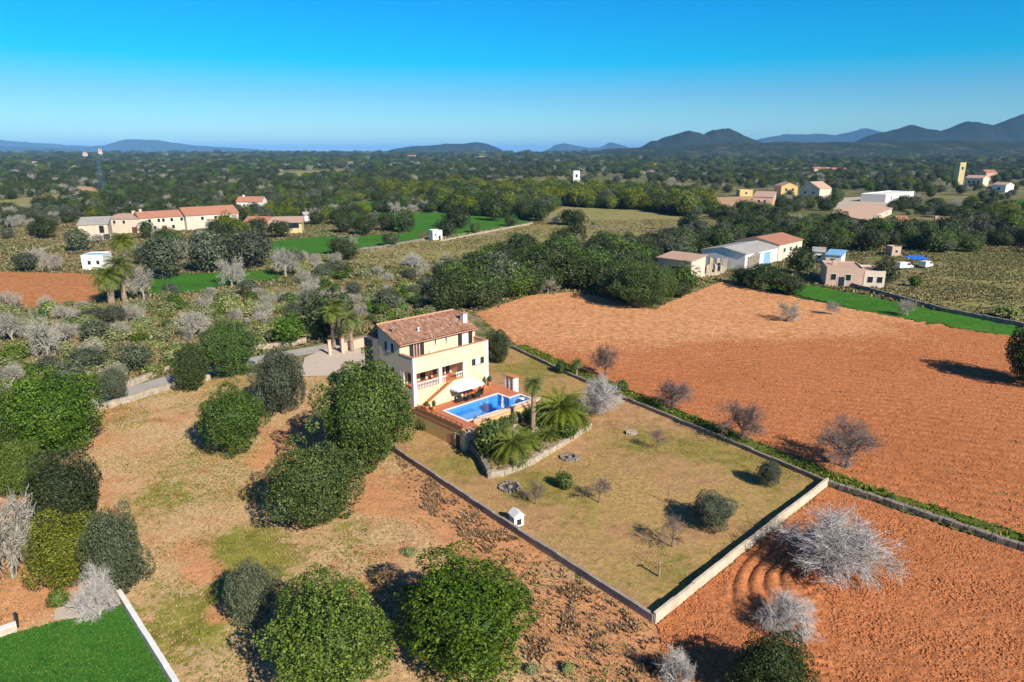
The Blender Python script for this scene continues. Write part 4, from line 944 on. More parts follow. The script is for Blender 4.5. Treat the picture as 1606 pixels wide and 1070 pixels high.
# buildings higher up at the right
building('house', 'pink-roofed long house on the orange yard', (1180, 321), (1212, 322), 16, 5.0, 'shed', 2.5, 'pinkwall', 'pinktile', W((.3, .6), 1.6, 1.5, 1.5))
building('house', 'orange-walled house behind the orange yard', (1224, 309), (1250, 309), 14, 8, 'gable_end', 2.5, 'ochre', 'pinktile', W((.3, .7), 4.5, 1.6, 1.8))
building('house', 'pale gabled house at the right end of the orange yard', (1252, 311), (1284, 313), 14, 7.5, 'gable_end', 4.5, 'farmwall', 'pinktile', W((.3, .7), 3.5, 1.5, 1.8))
building('house', 'tiny ochre outbuilding at the left of the orange yard', (1160, 308), (1180, 308), 9, 4.5, 'flat', 0, 'ochre', 'flatroof', W((.5,), 1.6, 1.6, 1.5))
building('greenhouse', 'long pink-roofed greenhouse with slanting rows', (1352, 356), (1398, 336), 14, 3.2, 'shed', 2.2, 'farmwall', 'pinktile', W((.2, .5, .8), 1, 2.5, 1.3))
building('house', 'white flat-roofed farm building right of the grey yard', (1388, 318), (1432, 312), 16, 5, 'flat', 0, 'white', 'white', W((.2, .5, .8), 1.6, 1.8, 1.6))
building('house', 'yellow cottage in front of the long low wall', (1408, 362), (1424, 362), 7, 4.4, 'gable', 1.5, 'yellowwall', 'redtile', W((.5,), 1.6, 1.2, 1.4))
building('house', 'low pink cottage amid the gardens at the right', (1466, 360), (1490, 361), 7, 3.6, 'gable', 1.8, 'pinkwall', 'pinktile', W((.3, .7), 1.3, 1.1, 1.3))
plain_wall('garden_wall', 'long low ochre wall among gardens at the right', [(1424, 358), (1540, 361)], 2.6, .6, 'pinkwall', 'stone', 21)
building('tower', 'square yellow tower on the wooded rise at the right', (1501, 290), (1510, 290), 8, 22, 'flat', 0, 'yellowwall', 'pinktile', W((.5,), 15, 2, 3), cat='tower')
building('house', 'pale house right of the square yellow tower', (1512, 292), (1540, 293), 14, 8, 'gable', 2.5, 'farmwall', 'pinktile', W((.25, .5, .75), 3, 2, 2.4))
building('house', 'small pink-roofed house near the tower', (1545, 283), (1562, 283), 14, 9, 'gable', 3, 'pinkwall', 'redtile', W((.5,), 3, 2, 2.4))
building('house', 'low white house below the tower', (1555, 301), (1576, 302), 12, 6, 'gable', 2, 'white', 'pinktile', W((.5,), 2, 2, 2))
building('tower', 'pale square tower above the trees right of centre', (899, 291), (909, 291), 8, 14, 'flat', 0, 'white', 'pinktile', W((.5,), 8, 2, 3), cat='tower')
FARH = [(753, 253, 17, 7, 'white', 'pinktile', 'white house in the plain right of centre'), (1164, 256, 20, 6, 'farmwall', 'pinktile', 'pale house in the plain above the orange yard'), (1222, 256, 28, 5, 'farmwall', 'pinktile', 'long pale house in the plain left of the pink hamlet'), (1290, 270, 26, 7, 'farmwall', 'redtile', 'first pink house of the hamlet beyond the woods'), (1316, 272, 22, 8, 'pinkwall', 'redtile', 'second pink house of the hamlet beyond the woods'), (1105, 257, 14, 5, 'white', 'pinktile', 'small white house left of the pale house in the plain'), (645, 252, 14, 8, 'pinkwall', 'redtile', 'red-roofed house in the plain left of the flat hill'), (134, 252, 6, 12, 'white', 'pinktile', 'tall white house on the far left skyline'), (158, 250, 5, 15, 'white', 'pinktile', 'white tower house on the far left skyline'), (180, 250, 14, 5, 'white', 'pinktile', 'low white house on the far left skyline'), (55, 260, 10, 6, 'white', 'pinktile', 'white house at the far left edge of the plain'), (100, 258, 8, 5, 'white', 'pinktile', 'tiny white house in the far left plain'), (376, 253, 8, 6, 'white', 'pinktile', 'tiny white house right of the blue table hill'), (590, 249, 10, 5, 'white', 'pinktile', 'tiny white house left of the flat hill'), (880, 254, 14, 4, 'pinkwall', 'redtile', 'tiny pink house in the plain beyond the tower'), (720, 268, 20, 4, 'pinkwall', 'redtile', 'low pink-roofed house behind the tall pines'), (800, 270, 26, 4, 'farmwall', 'pinktile', 'long low farm behind the tall pines'), (990, 238 + 14, 12, 4, 'white', 'pinktile', 'tiny white house beyond the central woods'), (1030, 262, 12, 5, 'white', 'pinktile', 'small white house above the central woods'), (1360, 253, 12, 4, 'white', 'pinktile', 'tiny white house in the plain beyond the hamlet'), (1430, 262, 12, 5, 'farmwall', 'pinktile', 'small pale house left of the yellow tower'), (1555, 246, 16, 4, 'white', 'pinktile', 'white house on the far right slope'), (300, 262, 10, 4, 'white', 'redtile', 'small white house among far woods at the left'), (490, 255, 9, 4, 'white', 'redtile', 'small white house on the central left plain'), (690, 248, 22, 4, 'farmwall', 'redtile', 'village row at the foot of the flat hill')]
for x, y, w, hp, wm, tm, lb in FARH:
    d = depth(*P(x, y)); L = w * d / FPX; building('house', lb, (x - w / 2, y), (x + w / 2, y), max(8, L * .5), hp * d / FPX * .7, 'gable', hp * d / FPX * .35, wm, tm, [(u, hp * d / FPX * .25, L * .08, hp * d / FPX * .25) for u in (.25, .55, .8)], ov=.02 * L)
# lattice mast at the left
t = thing('lattice_mast', 'tall blue lattice mast rising from the woods at the left', 'mast', P(162, 303), 0); BLD.append((P(162, 303).x, P(162, 303).y, 6))
mh = 27.0
for sx in (-1, 1):
    for sy in (-1, 1): MB().tube([(sx * 2.6, sy * 2.6, 0), (sx * .7, sy * .7, mh)], [.09, .06], 4).obj('leg', M['slate'], t)
b = MB()
for q in range(12):
    z0 = mh * q / 12; z1 = mh * (q + 1) / 12; r0, r1 = 2.6 - 1.9 * q / 12, 2.6 - 1.9 * (q + 1) / 12
    for (ax, ay), (cx_, cy_) in (((-1, -1), (1, -1)), ((1, -1), (1, 1)), ((1, 1), (-1, 1)), ((-1, 1), (-1, -1))):
        b.tube([(ax * r0, ay * r0, z0), (cx_ * r1, cy_ * r1, z1)], [.06, .06], 3); b.tube([(cx_ * r0, cy_ * r0, z0), (ax * r1, ay * r1, z1)], [.06, .06], 3)
b.obj('bracing', M['slate'], t)

# vehicles near the salmon house
def van(label, px, py, rz, body='white', group=None, name='van'):
    t = thing(name, label, 'van', P(px, py), rz, group); BLD.append((*P(px, py)[:2], 4))
    b = MB(); pr = [(-2.3, .45), (2.2, .45), (2.3, 1.0), (1.55, 1.2), (.95, 2.0), (-2.25, 2.1), (-2.35, 1.0)]
    b.v = [(x, y, z) for y in (-.9, .9) for x, z in pr]; n = len(pr); b.f = [tuple(range(n)), tuple(reversed(range(n, 2 * n)))] + [((q + 1) % n, q, n + q, n + (q + 1) % n) for q in range(n)]; b.m = [0] * len(b.f); b.obj('body', M[body], t)
    for s in (-1, 1):
        y0, y1 = sorted((s * .902, s * .915))
        MB().hexa([(.1, y0, 1.25), (1.35, y0, 1.25), (1.35, y1, 1.25), (.1, y1, 1.25), (.1, y0, 1.85), (.98, y0, 1.85), (.98, y1, 1.85), (.1, y1, 1.85)]).obj('side_window', M['glass'], t)
        for x in (-1.5, 1.45):
            w = MB(); w.tube([(x, s * .72, .34), (x, s * .93, .34)], [.34, .34], 12); wo = w.obj('wheel', M['tyre'], t)
            w = MB(); w.tube([(x, s * .931, .34), (x, s * .945, .34)], [.2, .18], 10); w.obj('rim', M['metal'], wo)
        MB().box(2.25, 2.33, s * .6 - .15, s * .6 + .15, .72, .92).obj('headlight', M['metal'], t)
    MB().hexa([(1.02, -.8, 2.0), (1.58, -.8, 1.24), (1.58, .8, 1.24), (1.02, .8, 2.0), (1.04, -.8, 2.02), (1.6, -.8, 1.26), (1.6, .8, 1.26), (1.04, .8, 2.02)]).obj('windscreen', M['glass'], t)
van('white van parked beside the blue tarpaulin right of the salmon house', 1452, 420, .6)
van('white van parked nearer the salmon house, left of the blue tarpaulin', 1418, 422, .2)
van('white van parked behind the light blue shed', 1284, 402, .9)
t = thing('tarpaulin_shelter', 'bright blue tarpaulin stretched over a frame between the white vans', 'shelter', P(1436, 416), .3); BLD.append((*P(1436, 416)[:2], 5))
b = MB(); b.hexa([(-3, -2, 2.1), (3, -2, 2.1), (3, 2, 2.5), (-3, 2, 2.5), (-3, -2, 2.16), (3, -2, 2.16), (3, 2, 2.56), (-3, 2, 2.56)]); b.obj('tarpaulin', M['tarp'], t)
for sx in (-2.9, 2.9):
    for sy in (-1.9, 1.9): MB().tube([(sx, sy, 0), (sx, sy, 2.1 + (.35 if sy > 0 else 0))], [.06, .06], 6).obj('post', M['metal'], t)
building('small_shed', 'small pale block shed beyond the blue tarpaulin', (1398, 402), (1412, 402), 4, 2.8, 'flat', 0, 'pinkwall', 'flatroof', W((.5,), 1.2, .8, .8), cat='shed')
# red gate pillars and drive wall behind the villa
t = thing('gateway', 'pair of salmon gate pillars beside the drive left of the villa', 'gate', P(528, 556), .5)
for q in (-1.1, 1.1): MB().box(q - .25, q + .25, -.25, .25, 0, 2.6).obj('pillar', M['pinkwall'], t); MB().box(q - .32, q + .32, -.32, .32, 2.602, 2.7).obj('pillar_cap', M['coping'], t)
plain_wall('drive_wall', 'cream boundary wall along the drive behind the villa', [(535, 553), (560, 546), (585, 541)], 1.6, .3, 'pinkwall', 'coping', 31)

# ------------------------------------------------------------------ trees one can name
LT = [  # name, label, crown centre and size in the photo, kind, variant
 ('evergreen_tree', 'round green tree alone in the upper dry meadow', 362, 650, 112, 112, 'oak', 0),
 ('evergreen_tree', 'rounded dense green tree in the middle of the dry meadow', 486, 755, 146, 150, 'oak', 0),
 ('evergreen_tree', 'tall dense green tree hiding the lower left corner of the villa', 566, 650, 158, 182, 'oak', 2),
 ('evergreen_tree', 'largest green tree at the bottom edge of the photo', 497, 1005, 225, 205, 'oak', 1),
 ('evergreen_tree', 'broad green tree in the lower centre beside a deep shadow', 724, 950, 228, 200, 'oak', 0),
 ('olive_tree', 'small grey-green tree tucked behind the largest bottom tree', 392, 925, 82, 100, 'olivebig', 0),
 ('evergreen_tree', 'big spreading green tree at the left edge above the pines', 78, 645, 150, 140, 'oak', 2),
 ('evergreen_tree', 'green tree cut by the left edge behind the spreading tree', 5, 660, 100, 130, 'oak', 0),
 ('conifer', 'dark green conifer below the spreading tree at the left', 98, 770, 118, 130, 'darkbig', 0),
 ('evergreen_tree', 'bright green bush-like tree cut by the left edge', 22, 735, 85, 90, 'oak', 1),
 ('pine_tree', 'yellow-green tree above the paving by the green lawn', 105, 860, 125, 130, 'pinebig', 0),
 ('olive_tree', 'grey-green rounded tree touching the yellow-green tree', 183, 868, 92, 130, 'olivebig', 1),
 ('olive_tree', 'dark grey olive tree near the road bend left of the villa', 440, 598, 86, 105, 'olivebig', 0),
 ('evergreen_tree', 'green tree beside the country road above the round meadow tree', 362, 545, 90, 90, 'oak', 2),
 ('evergreen_tree', 'narrow dark tree on the roadside left of the green tree', 300, 575, 58, 72, 'darkbig', 0),
 ('olive_tree', 'small grey bushy tree on the roadside at the left', 178, 604, 44, 52, 'olivebig', 1),
 ('conifer', 'dark conifer cut by the bottom edge in the lower ploughed field', 1215, 1052, 125, 120, 'darkbig', 0),
 ('evergreen_tree', 'dark tree cut by the right edge in the big ploughed field', 1625, 555, 90, 100, 'darkbig', 0),
 ('olive_tree', 'dark olive bush in the middle of the fenced garden', 1118, 800, 72, 58, 'olivebig', 1),
 ('olive_tree', 'small olive tree near the far corner of the fenced garden', 1205, 741, 42, 40, 'olivebig', 0),
 ('evergreen_tree', 'dark round tree at the right rear corner of the villa', 780, 543, 38, 52, 'darkbig', 0),
 ('evergreen_tree', 'large dark tree pair on the edge of the big ploughed field', 1000, 440, 85, 85, 'oak', 0),
 ('evergreen_tree', 'rounded tree at the field edge right of the large dark tree', 1040, 448, 50, 60, 'oak', 1),
 ('evergreen_tree', 'dark tree in front of the barn end', 1255, 408, 48, 42, 'dark', 0),
 ('evergreen_tree', 'round dark tree hiding the right end of the salmon house', 1390, 425, 40, 44, 'dark', 1),
 ('evergreen_tree', 'round tree standing alone on the far green field', 716, 338, 46, 40, 'dark', 2),
 ('evergreen_tree', 'rounded tree at the right end of the far green field', 775, 330, 30, 32, 'dark', 0),
 ('evergreen_tree', 'round tree at the start of the pale pasture', 847, 332, 36, 30, 'dark', 1),
 ('evergreen_tree', 'dark tree between the farm and the green fields', 570, 352, 38, 32, 'dark', 2),
 ('evergreen_tree', 'dark rounded tree in front of the farmhouse wall', 228, 360, 26, 28, 'dark', 0),
 ('evergreen_tree', 'left one of three big grey-green trees before the farm', 250, 404, 66, 66, 'olive', 0),
 ('evergreen_tree', 'middle one of three big grey-green trees before the farm', 322, 395, 70, 62, 'olive', 1),
 ('evergreen_tree', 'right one of three big grey-green trees before the farm', 390, 390, 70, 62, 'olive', 0),
 ('evergreen_tree', 'dark tree standing in the pale pasture', 745, 412, 40, 36, 'dark', 1),
 ('evergreen_tree', 'small dark tree left in the pale pasture', 690, 424, 30, 26, 'dark', 2),
]
for nm, lb, cx, cy, w, h, kd, vr in LT:
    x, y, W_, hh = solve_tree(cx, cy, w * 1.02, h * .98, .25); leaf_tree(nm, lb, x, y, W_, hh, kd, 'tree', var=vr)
BT = [
 ('bare_tree', 'large dense white-twigged bare tree in the lower ploughed field', 1310, 860, 180, 122, 'white', 0),
 ('bare_tree', 'smaller white-barked bare tree below the large white one', 1240, 965, 112, 80, 'white', 1),
 ('bare_tree', 'pale bare tree cut by the bottom edge left of the conifer', 1062, 1050, 62, 64, 'white', 1),
 ('bare_tree', 'large mauve-grey bare tree on the field wall at the right', 1332, 700, 106, 82, 'mauve', 0),
 ('bare_tree', 'brown bare tree by the wall left of the mauve one', 1165, 662, 84, 66, 'mauve', 1),
 ('bare_tree', 'brown bare tree by the wall near the palm bed', 1056, 622, 66, 48, 'mauve', 0),
 ('bare_tree', 'slender brown bare tree behind the pale grey bush', 950, 568, 46, 50, 'mauve', 1),
 ('bare_tree', 'pale grey leafless bush right of the palms', 942, 622, 70, 58, 'white', 0),
 ('bare_tree', 'lone small bare tree in the big ploughed field', 1237, 490, 36, 30, 'grey', 0),
 ('bare_tree', 'tiny bare tree at the green strip edge', 1306, 484, 22, 22, 'grey', 1),
 ('bare_tree', 'bare tree at the foot of the long stone wall', 1424, 484, 30, 26, 'grey', 2),
 ('bare_tree', 'grey-brown bare tree cut by the left edge', 8, 845, 95, 130, 'grey', 1),
 ('bare_tree', 'pale bare tree leaning over the paving by the lawn', 150, 930, 72, 80, 'white', 1),
 ('bare_tree', 'young bare tree in the garden near the green bush', 940, 770, 50, 46, 'thin', 0),
 ('bare_tree', 'young bare tree in the garden near the wooden post', 1056, 835, 58, 56, 'thin', 1),
 ('bare_tree', 'slim bare tree near the back garden wall', 1032, 690, 30, 36, 'thin', 0),
 ('bare_tree', 'small bare tree beside the ash ring', 840, 775, 44, 40, 'thin', 1),
 ('bare_tree', 'white bare tree in the pale pasture', 646, 409, 34, 22, 'white', 0),
 ('bare_tree', 'grey bare tree at the left among the scrub', 70, 530, 46, 70, 'grey', 0),
 ('bare_tree', 'grey bare tree at the left edge of the scrub', 15, 515, 44, 50, 'grey', 1),
 ('bare_tree', 'pale bare tree above the roadside green tree', 300, 512, 56, 46, 'grey', 2),
 ('bare_tree', 'grey bare tree right of the fan palms', 222, 445, 44, 50, 'grey', 2),
 ('bare_tree', 'pale bare tree before the green garden patch', 362, 428, 46, 44, 'grey', 0),
 ('bare_tree', 'pale bare tree left of the far green field', 446, 412, 40, 44, 'grey', 1),
 ('bare_tree', 'mauve bare tree in front of the dark belt of trees', 775, 425, 40, 30, 'mauve', 0),
]
for nm, lb, cx, cy, w, h, kd, vr in BT:
    x, y, W_, hh = solve_tree(cx, cy, w, h, .0); bare_tree(nm, lb, x, y, W_, hh, kd, 'tree', var=vr)
SH = [
 ('dark leafy bush at the terrace corner below the pool', 768, 682, 62, 66, 'bush', .7), ('small green bush in the garden beside the young bare tree', 884, 752, 34, 30, 'bush', 0),
 ('low green bush between the palms and the stone edge', 890, 672, 36, 30, 'bush', .7), ('green hedge plant at the foot of the ochre terrace wall', 668, 664, 34, 24, 'bush', 0),
 ('small dark bush on the paving edge under the yellow-green tree', 90, 938, 32, 34, 'bush', 0), ('green bush on the back wall left of the grey bush', 880, 574, 20, 24, 'bush', 0),
 ('yellow-green bush on the wall behind the grey bush', 975, 605, 24, 22, 'bush', 0), ('bushy plant at the wall right of the far garden corner', 1397, 780, 18, 16, 'bush', 0),
 ('scrubby tuft in the meadow above the dark shadow', 642, 865, 28, 18, 'scrub', 0), ('rosemary bush at the bottom of the dry meadow', 834, 1048, 24, 20, 'scrub', 0), ('second rosemary bush at the bottom of the dry meadow', 890, 1046, 22, 20, 'scrub', 0),
 ('small cypress-like shrub before the salmon house', 1346, 432, 12, 24, 'bush', 0), ('round garden shrub right of the salmon house', 1436, 440, 22, 20, 'bush', 0),
 ('dark grey bush at the right end of the stone wall', 1580, 488, 40, 26, 'scrub', 0), ('leafy bush behind the closed parasol', 748, 664, 20, 26, 'bush', .7), ('small agave-like shrub among the rocks of the palm bed', 815, 722, 20, 18, 'scrub', .7), ('dark bush at the base of the tall fan palm', 846, 652, 36, 40, 'bush', .7)]
for lb, cx, cy, w, h, kd, zz in SH:
    x, y, W_, hh = solve_tree(cx, cy, w, h, zz); o = leaf_tree('shrub', lb, x, y, W_, hh, kd, 'shrub', trunkless=True); o.location.z += zz
for k_, (u, v, w_, h_, lb) in enumerate(((2.6, -10.3, 1.7, 1.6, 'leafy bush below the near left pool corner'), (4.4, -10.4, 1.8, 1.9, 'bush between the terrace wall and the short date palm'), (6.2, -10.2, 1.9, 1.8, 'dark bush under the closed parasol edge of the terrace'), (8.0, -10.3, 2.0, 2.0, 'bush left of the tall fan palm foot'), (10.2, -10.6, 2.2, 2.1, 'bush right of the tall fan palm foot'), (12.2, -10.2, 2.2, 2.0, 'bush at the right front corner of the terrace'), (14.0, -8.6, 2.0, 1.8, 'bush beyond the right end of the pool'), (6.6, -13.2, 1.4, 1.0, 'low bush among the rocks of the palm bed'), (10.6, -13.6, 1.6, 1.0, 'low bush near the bed edge below the broad palm'), (3.3, -13.4, 1.3, .9, 'low bush at the bed edge below the short palm'))):
    q = vw(u, v, .55); o = leaf_tree('shrub', lb, q.x, q.y, w_, h_, 'bush' if k_ % 3 else 'scrub', 'shrub', trunkless=True); o.location.z += .55
rk = random.Random(4); rb = MB()
for k_ in range(90):
    q = vw(rk.uniform(1.5, 15), rk.uniform(-15, -10.6), 0); s0 = rk.uniform(.12, .38)
    if inpoly(np.array([q.x]), np.array([q.y]), [(p.x, p.y) for p in bed])[0]: rb.box(q.x - s0, q.x + s0, q.y - s0 * .7, q.y + s0 * .7, .6, .75 + s0 * .9, 0, s0 * .25)
tag(rb.obj('bed_rocks', M['stone']), 'pale rocks strewn over the palm bed', 'rocks', kind='stuff')
p = P(836, 676, .8); palm('tall slender fan palm in front of the pool', p.x, p.y, 6.2, 1.35, 'fan', .6, .24)
p = P(880, 672, .8); palm('broad date palm with dense fronds right of the fan palm', p.x, p.y, 2.6, 3.5, 'date', .6, .42)
p = P(803, 722, .8); palm('short date palm with arching fronds in front of the terrace', p.x, p.y, 2.0, 2.7, 'date', .6, .38)
p = P(772, 706, .8); palm('dark date palm against the terrace corner', p.x, p.y, 1.6, 2.4, 'date', .6, .34)
p = P(905, 668, .6); palm('small date palm at the right end of the palm bed', p.x, p.y, 1.0, 2.2, 'date', .6, .3)
p = P(830, 700, .7); palm('small date palm below the tall fan palm', p.x, p.y, .9, 1.7, 'date', .6, .24)
p = P(860, 690, .7); palm('small date palm in front of the broad palm', p.x, p.y, .8, 1.6, 'date', .6, .24)
p = P(786, 690, .7); palm('young date palm between the terrace bushes', p.x, p.y, 1.3, 1.7, 'date', .6, .24)
p = P(176, 478); palm('left fan palm of the pair beside the red field', p.x, p.y, 6.5, 3.6, 'fan', 0, .6)
p = P(196, 474); palm('right taller fan palm of the pair beside the red field', p.x, p.y, 8.5, 3.4, 'fan', 0, .45)
p = P(201, 440); palm('tall fan palm behind the palm pair by the farm drive', p.x, p.y, 10.5, 3.4, 'fan', 0, .4)
p = P(524, 545); palm('left fan palm beside the drive behind the villa', p.x, p.y, 6.2, 1.9, 'fan', 0, .25)
p = P(533, 540); palm('middle fan palm beside the drive behind the villa', p.x, p.y, 7.2, 1.9, 'fan', 0, .25)
p = P(552, 552); palm('right fan palm beside the drive nearest the villa', p.x, p.y, 5.8, 1.9, 'fan', 0, .28)
p = P(904, 590); palm('tiny fan palm on the back lawn wall', p.x, p.y, 2.2, 1.0, 'fan', 0, .15)

# ------------------------------------------------------------------ the wooded plain
ZN = dict(
 scrub=pxpoly([(-250, 490), (160, 480), (420, 455), (600, 440), (700, 455), (690, 500), (560, 522), (400, 548), (190, 608), (60, 650), (-250, 760)]),
 grove=pxpoly([(180, 432), (430, 400), (620, 415), (760, 405), (830, 400), (720, 470), (600, 470), (420, 470), (200, 480)]),
 belt=pxpoly([(690, 470), (720, 440), (790, 412), (900, 404), (1010, 404), (1040, 425), (1024, 478), (962, 466), (900, 455), (830, 462), (740, 492)]),
 barnrow=pxpoly([(1010, 402), (1080, 376), (1260, 368), (1330, 372), (1340, 400), (1280, 405), (1140, 380), (1110, 410)]),
 pines=pxpoly([(520, 300), (700, 296), (960, 300), (1090, 310), (1120, 335), (1040, 345), (880, 322), (840, 345), (780, 350), (700, 332), (600, 310)]))
NOGO = list(FIELDS.values()) + [poly_big, poly_low, poly_garden, poly_meadow, poly_lawn,
  pxpoly([(470, 600), (470, 545), (560, 520), (790, 500), (860, 560), (640, 640)]),
  pxpoly([(1270, 460), (1274, 400), (1480, 395), (1470, 470)]), pxpoly([(1085, 452), (1095, 424), (1180, 424), (1290, 408), (1290, 458), (1135, 442)]), pxpoly([(1400, 475), (1480, 398), (1900, 398), (2100, 660), (1600, 532)]), pxpoly([(95, 446), (110, 416), (218, 414), (218, 484), (150, 484)])]
roadw = [tuple(P(*p)[:2]) for p in ROADPX]
tx = np.array([t[0] for t in TREE_XY]); ty = np.array([t[1] for t in TREE_XY]); trr = np.array([t[2] for t in TREE_XY])
cand = []
rs = np.random.RandomState(3)
y_ = 100.0
while y_ < 5200:
    step = 3.9 if y_ < 200 else (6.2 if y_ < 450 else 7.5 + (y_ - 450) * .012)
    half = y_ * .80 + 30; n = int(2 * half / step)
    xs = -half + (np.arange(n) + rs.rand(n) * .9) * step; ys = y_ + rs.rand(n) * step * .9
    cand.append(np.stack([xs, ys, np.full(n, step)], 1)); y_ += step
# the near left scrub reaches closer than the start distance
for yy in np.arange(62, 100, 4.6):
    n = 40; xs = -105 + np.arange(n) * 2.6 + rs.rand(n) * 2; cand.append(np.stack([xs, yy + rs.rand(n) * 4, np.full(n, 4.6)], 1))
cand = np.concatenate(cand); X, Y, S = cand.T
ok = np.ones(len(X), bool)
for pl in NOGO: ok &= ~inpoly(X, Y, pl)
ok &= segdist(X, Y, roadw) > 4.0
for bx, by, br in BLD:
    ok &= np.hypot(X - bx, Y - by) > br + 2
    dd = math.hypot(bx, by); ux, uy = bx / dd, by / dd; al = X * ux + Y * uy; la = np.abs(X * uy - Y * ux)
    ok &= ~((la < br + 1.0) & (al < dd) & (al > dd - ((24 if bx > 0 else 9) if dd < 420 else min(40, dd * .05))))    # open ground before each house
for q in range(len(tx)): ok &= np.hypot(X - tx[q], Y - ty[q]) > trr[q] + 1.5
zone = np.full(len(X), 'plain', dtype=object)
for nm, pl in ZN.items(): zone[inpoly(X, Y, pl)] = nm
openn = fbm(X * .006 + 3, Y * .004 + 8, 3); fine = fbm(X * .03, Y * .03, 2)
dist = np.hypot(X, Y)
dens = np.where(zone == 'plain', np.clip((.66 - openn) * 6, .12, 1) * np.where(dist < 420, .62, .8), 1.0)
dens = np.where(zone == 'scrub', .92, dens); dens = np.where(zone == 'grove', .5, dens)
dens = np.where(dist > 1200, np.maximum(dens, .35), dens)
ok &= rs.rand(len(X)) < dens
near_open = (zone == 'plain') & (Y < 105)
ok &= ~near_open
X, Y, S, zone, dist, fine = X[ok], Y[ok], S[ok], zone[ok], dist[ok], fine[ok]
N = len(X)
MIX = dict(plain=(('dark', .40), ('oakmid', .13), ('olive', .21), ('pine', .03), ('grey', .15), ('scrub', .08)),
           scrub=(('scrub', .64), ('grey', .15), ('olive', .07), ('bush', .14)), grove=(('grey', .26), ('olive', .12), ('bush', .12), ('scrub', .50)),
           belt=(('dark', .62), ('oakmid', .30), ('olive', .08)), barnrow=(('dark', .6), ('oakmid', .25), ('olive', .15)), pines=(('dark', .42), ('oakmid', .26), ('pine', .26), ('olive', .06)))
SIZE = dict(dark=(5.5, 10, .78), oakmid=(5.5, 10, .8), olive=(5, 9, .75), pine=(6, 10.5, .85), grey=(4, 7.5, .75), scrub=(2.4, 5, .62), bush=(2.2, 4.2, .75))
kind = np.empty(N, dtype=object); Wd = np.zeros(N); Hd = np.zeros(N)
for q in range(N):
    r_ = rs.rand(); acc = 0
    for kd, pr in MIX[zone[q]]:
        acc += pr
        if r_ < acc: break
    kind[q] = kd; a, b_, asp = SIZE[kd]; w = rs.uniform(a, b_) * (1.25 if zone[q] == 'pines' else 1.0) * (.65 if zone[q] in ('scrub', 'grove') and kd in ('grey', 'olive') else 1)
    w *= max(1, S[q] / 8.5); Wd[q] = w; Hd[q] = w * asp * rs.uniform(.8, 1.2) * (1 if S[q] < 12 else .75)
# individuals: the largest in the picture of each kind
FAM = dict(dark='evergreen', oakmid='evergreen', olive='olive', pine='pine', grey='bare', scrub='shrub', bush='shrub')
LIM = dict(evergreen=300, olive=150, pine=70, bare=150, shrub=300)
scr = Wd / dist; pxx = CX + FPX * X / (Y * CP + H * SP)
infr = (pxx > -60) & (pxx < 1666)
indiv = np.zeros(N, bool)
for fam, lim in LIM.items():
    idx = np.nonzero(np.array([FAM[k_] == fam for k_ in kind]) & infr & (dist < 620))[0]; idx = idx[np.argsort(-scr[idx])][:lim]; indiv[idx] = True
LAND = [('the villa', 700, 560), ('the left farmhouse', 290, 362), ('the red field at the left', 60, 455), ('the far green field', 560, 382), ('the small white hut', 687, 370), ('the grey-roofed barn', 1180, 405), ('the salmon house', 1340, 440), ('the orange yard', 1160, 325), ('the pale pasture', 800, 380), ('the country road', 250, 596), ('the upper pasture', 960, 342), ('the blue mast', 162, 300), ('the long greenhouse', 1372, 345), ('the yellow tower', 1505, 285), ('the pale square tower', 904, 288), ('the dry pasture at the right', 1550, 450), ('the left fan palms', 185, 470), ('the road bend', 450, 556), ('the big ploughed field', 900, 460), ('the gate pillars', 530, 545), ('the open yellow barn', 450, 365)]
NAMES = dict(dark=('evergreen_tree', 'tree', 'dark evergreen tree'), oakmid=('evergreen_tree', 'tree', 'mid-green evergreen tree'), olive=('olive_tree', 'tree', 'grey-green olive tree'), pine=('pine_tree', 'tree', 'yellow-green pine tree'), grey=('bare_tree', 'tree', 'leafless grey tree'), scrub=('shrub', 'shrub', 'olive-drab shrub'), bush=('shrub', 'shrub', 'green shrub'))
GRP = dict(evergreen='evergreen trees of the wooded plain', olive='olive trees of the wooded plain', pine='pines of the wooded plain', bare='leafless trees of the plain', shrub='shrubs of the scrubland')
def ordinal(n):
    small = ['first', 'second', 'third', 'fourth', 'fifth', 'sixth', 'seventh', 'eighth', 'ninth', 'tenth', 'eleventh', 'twelfth']
    if n < 12: return small[n]
    n += 1; return '%d%s' % (n, 'th' if 10 <= n % 100 <= 20 else {1: 'st', 2: 'nd', 3: 'rd'}.get(n % 10, 'th'))
rows = []
for q in np.nonzero(indiv)[0]:
    px, py = proj(X[q], Y[q], Hd[q] / 2)
    lm = min(LAND, key=lambda l: (l[1] - px) ** 2 + (3.0 * (l[2] - py)) ** 2)
    dx, dy = px - lm[1], py - lm[2]
    rel = ('behind' if dy < 0 else 'in front of') if abs(dx) < abs(dy) * 2.2 else ('left of' if dx < 0 else 'right of')
    big = 'large' if Wd[q] > .8 * SIZE[kind[q]][1] else ('small' if Wd[q] < 1.25 * SIZE[kind[q]][0] else '')
    rows.append((f"{big + ' ' if big else ''}{NAMES[kind[q]][2]} {rel} {lm[0]}", px, q))
rows.sort(key=lambda r: (r[0], r[1]))
from itertools import groupby
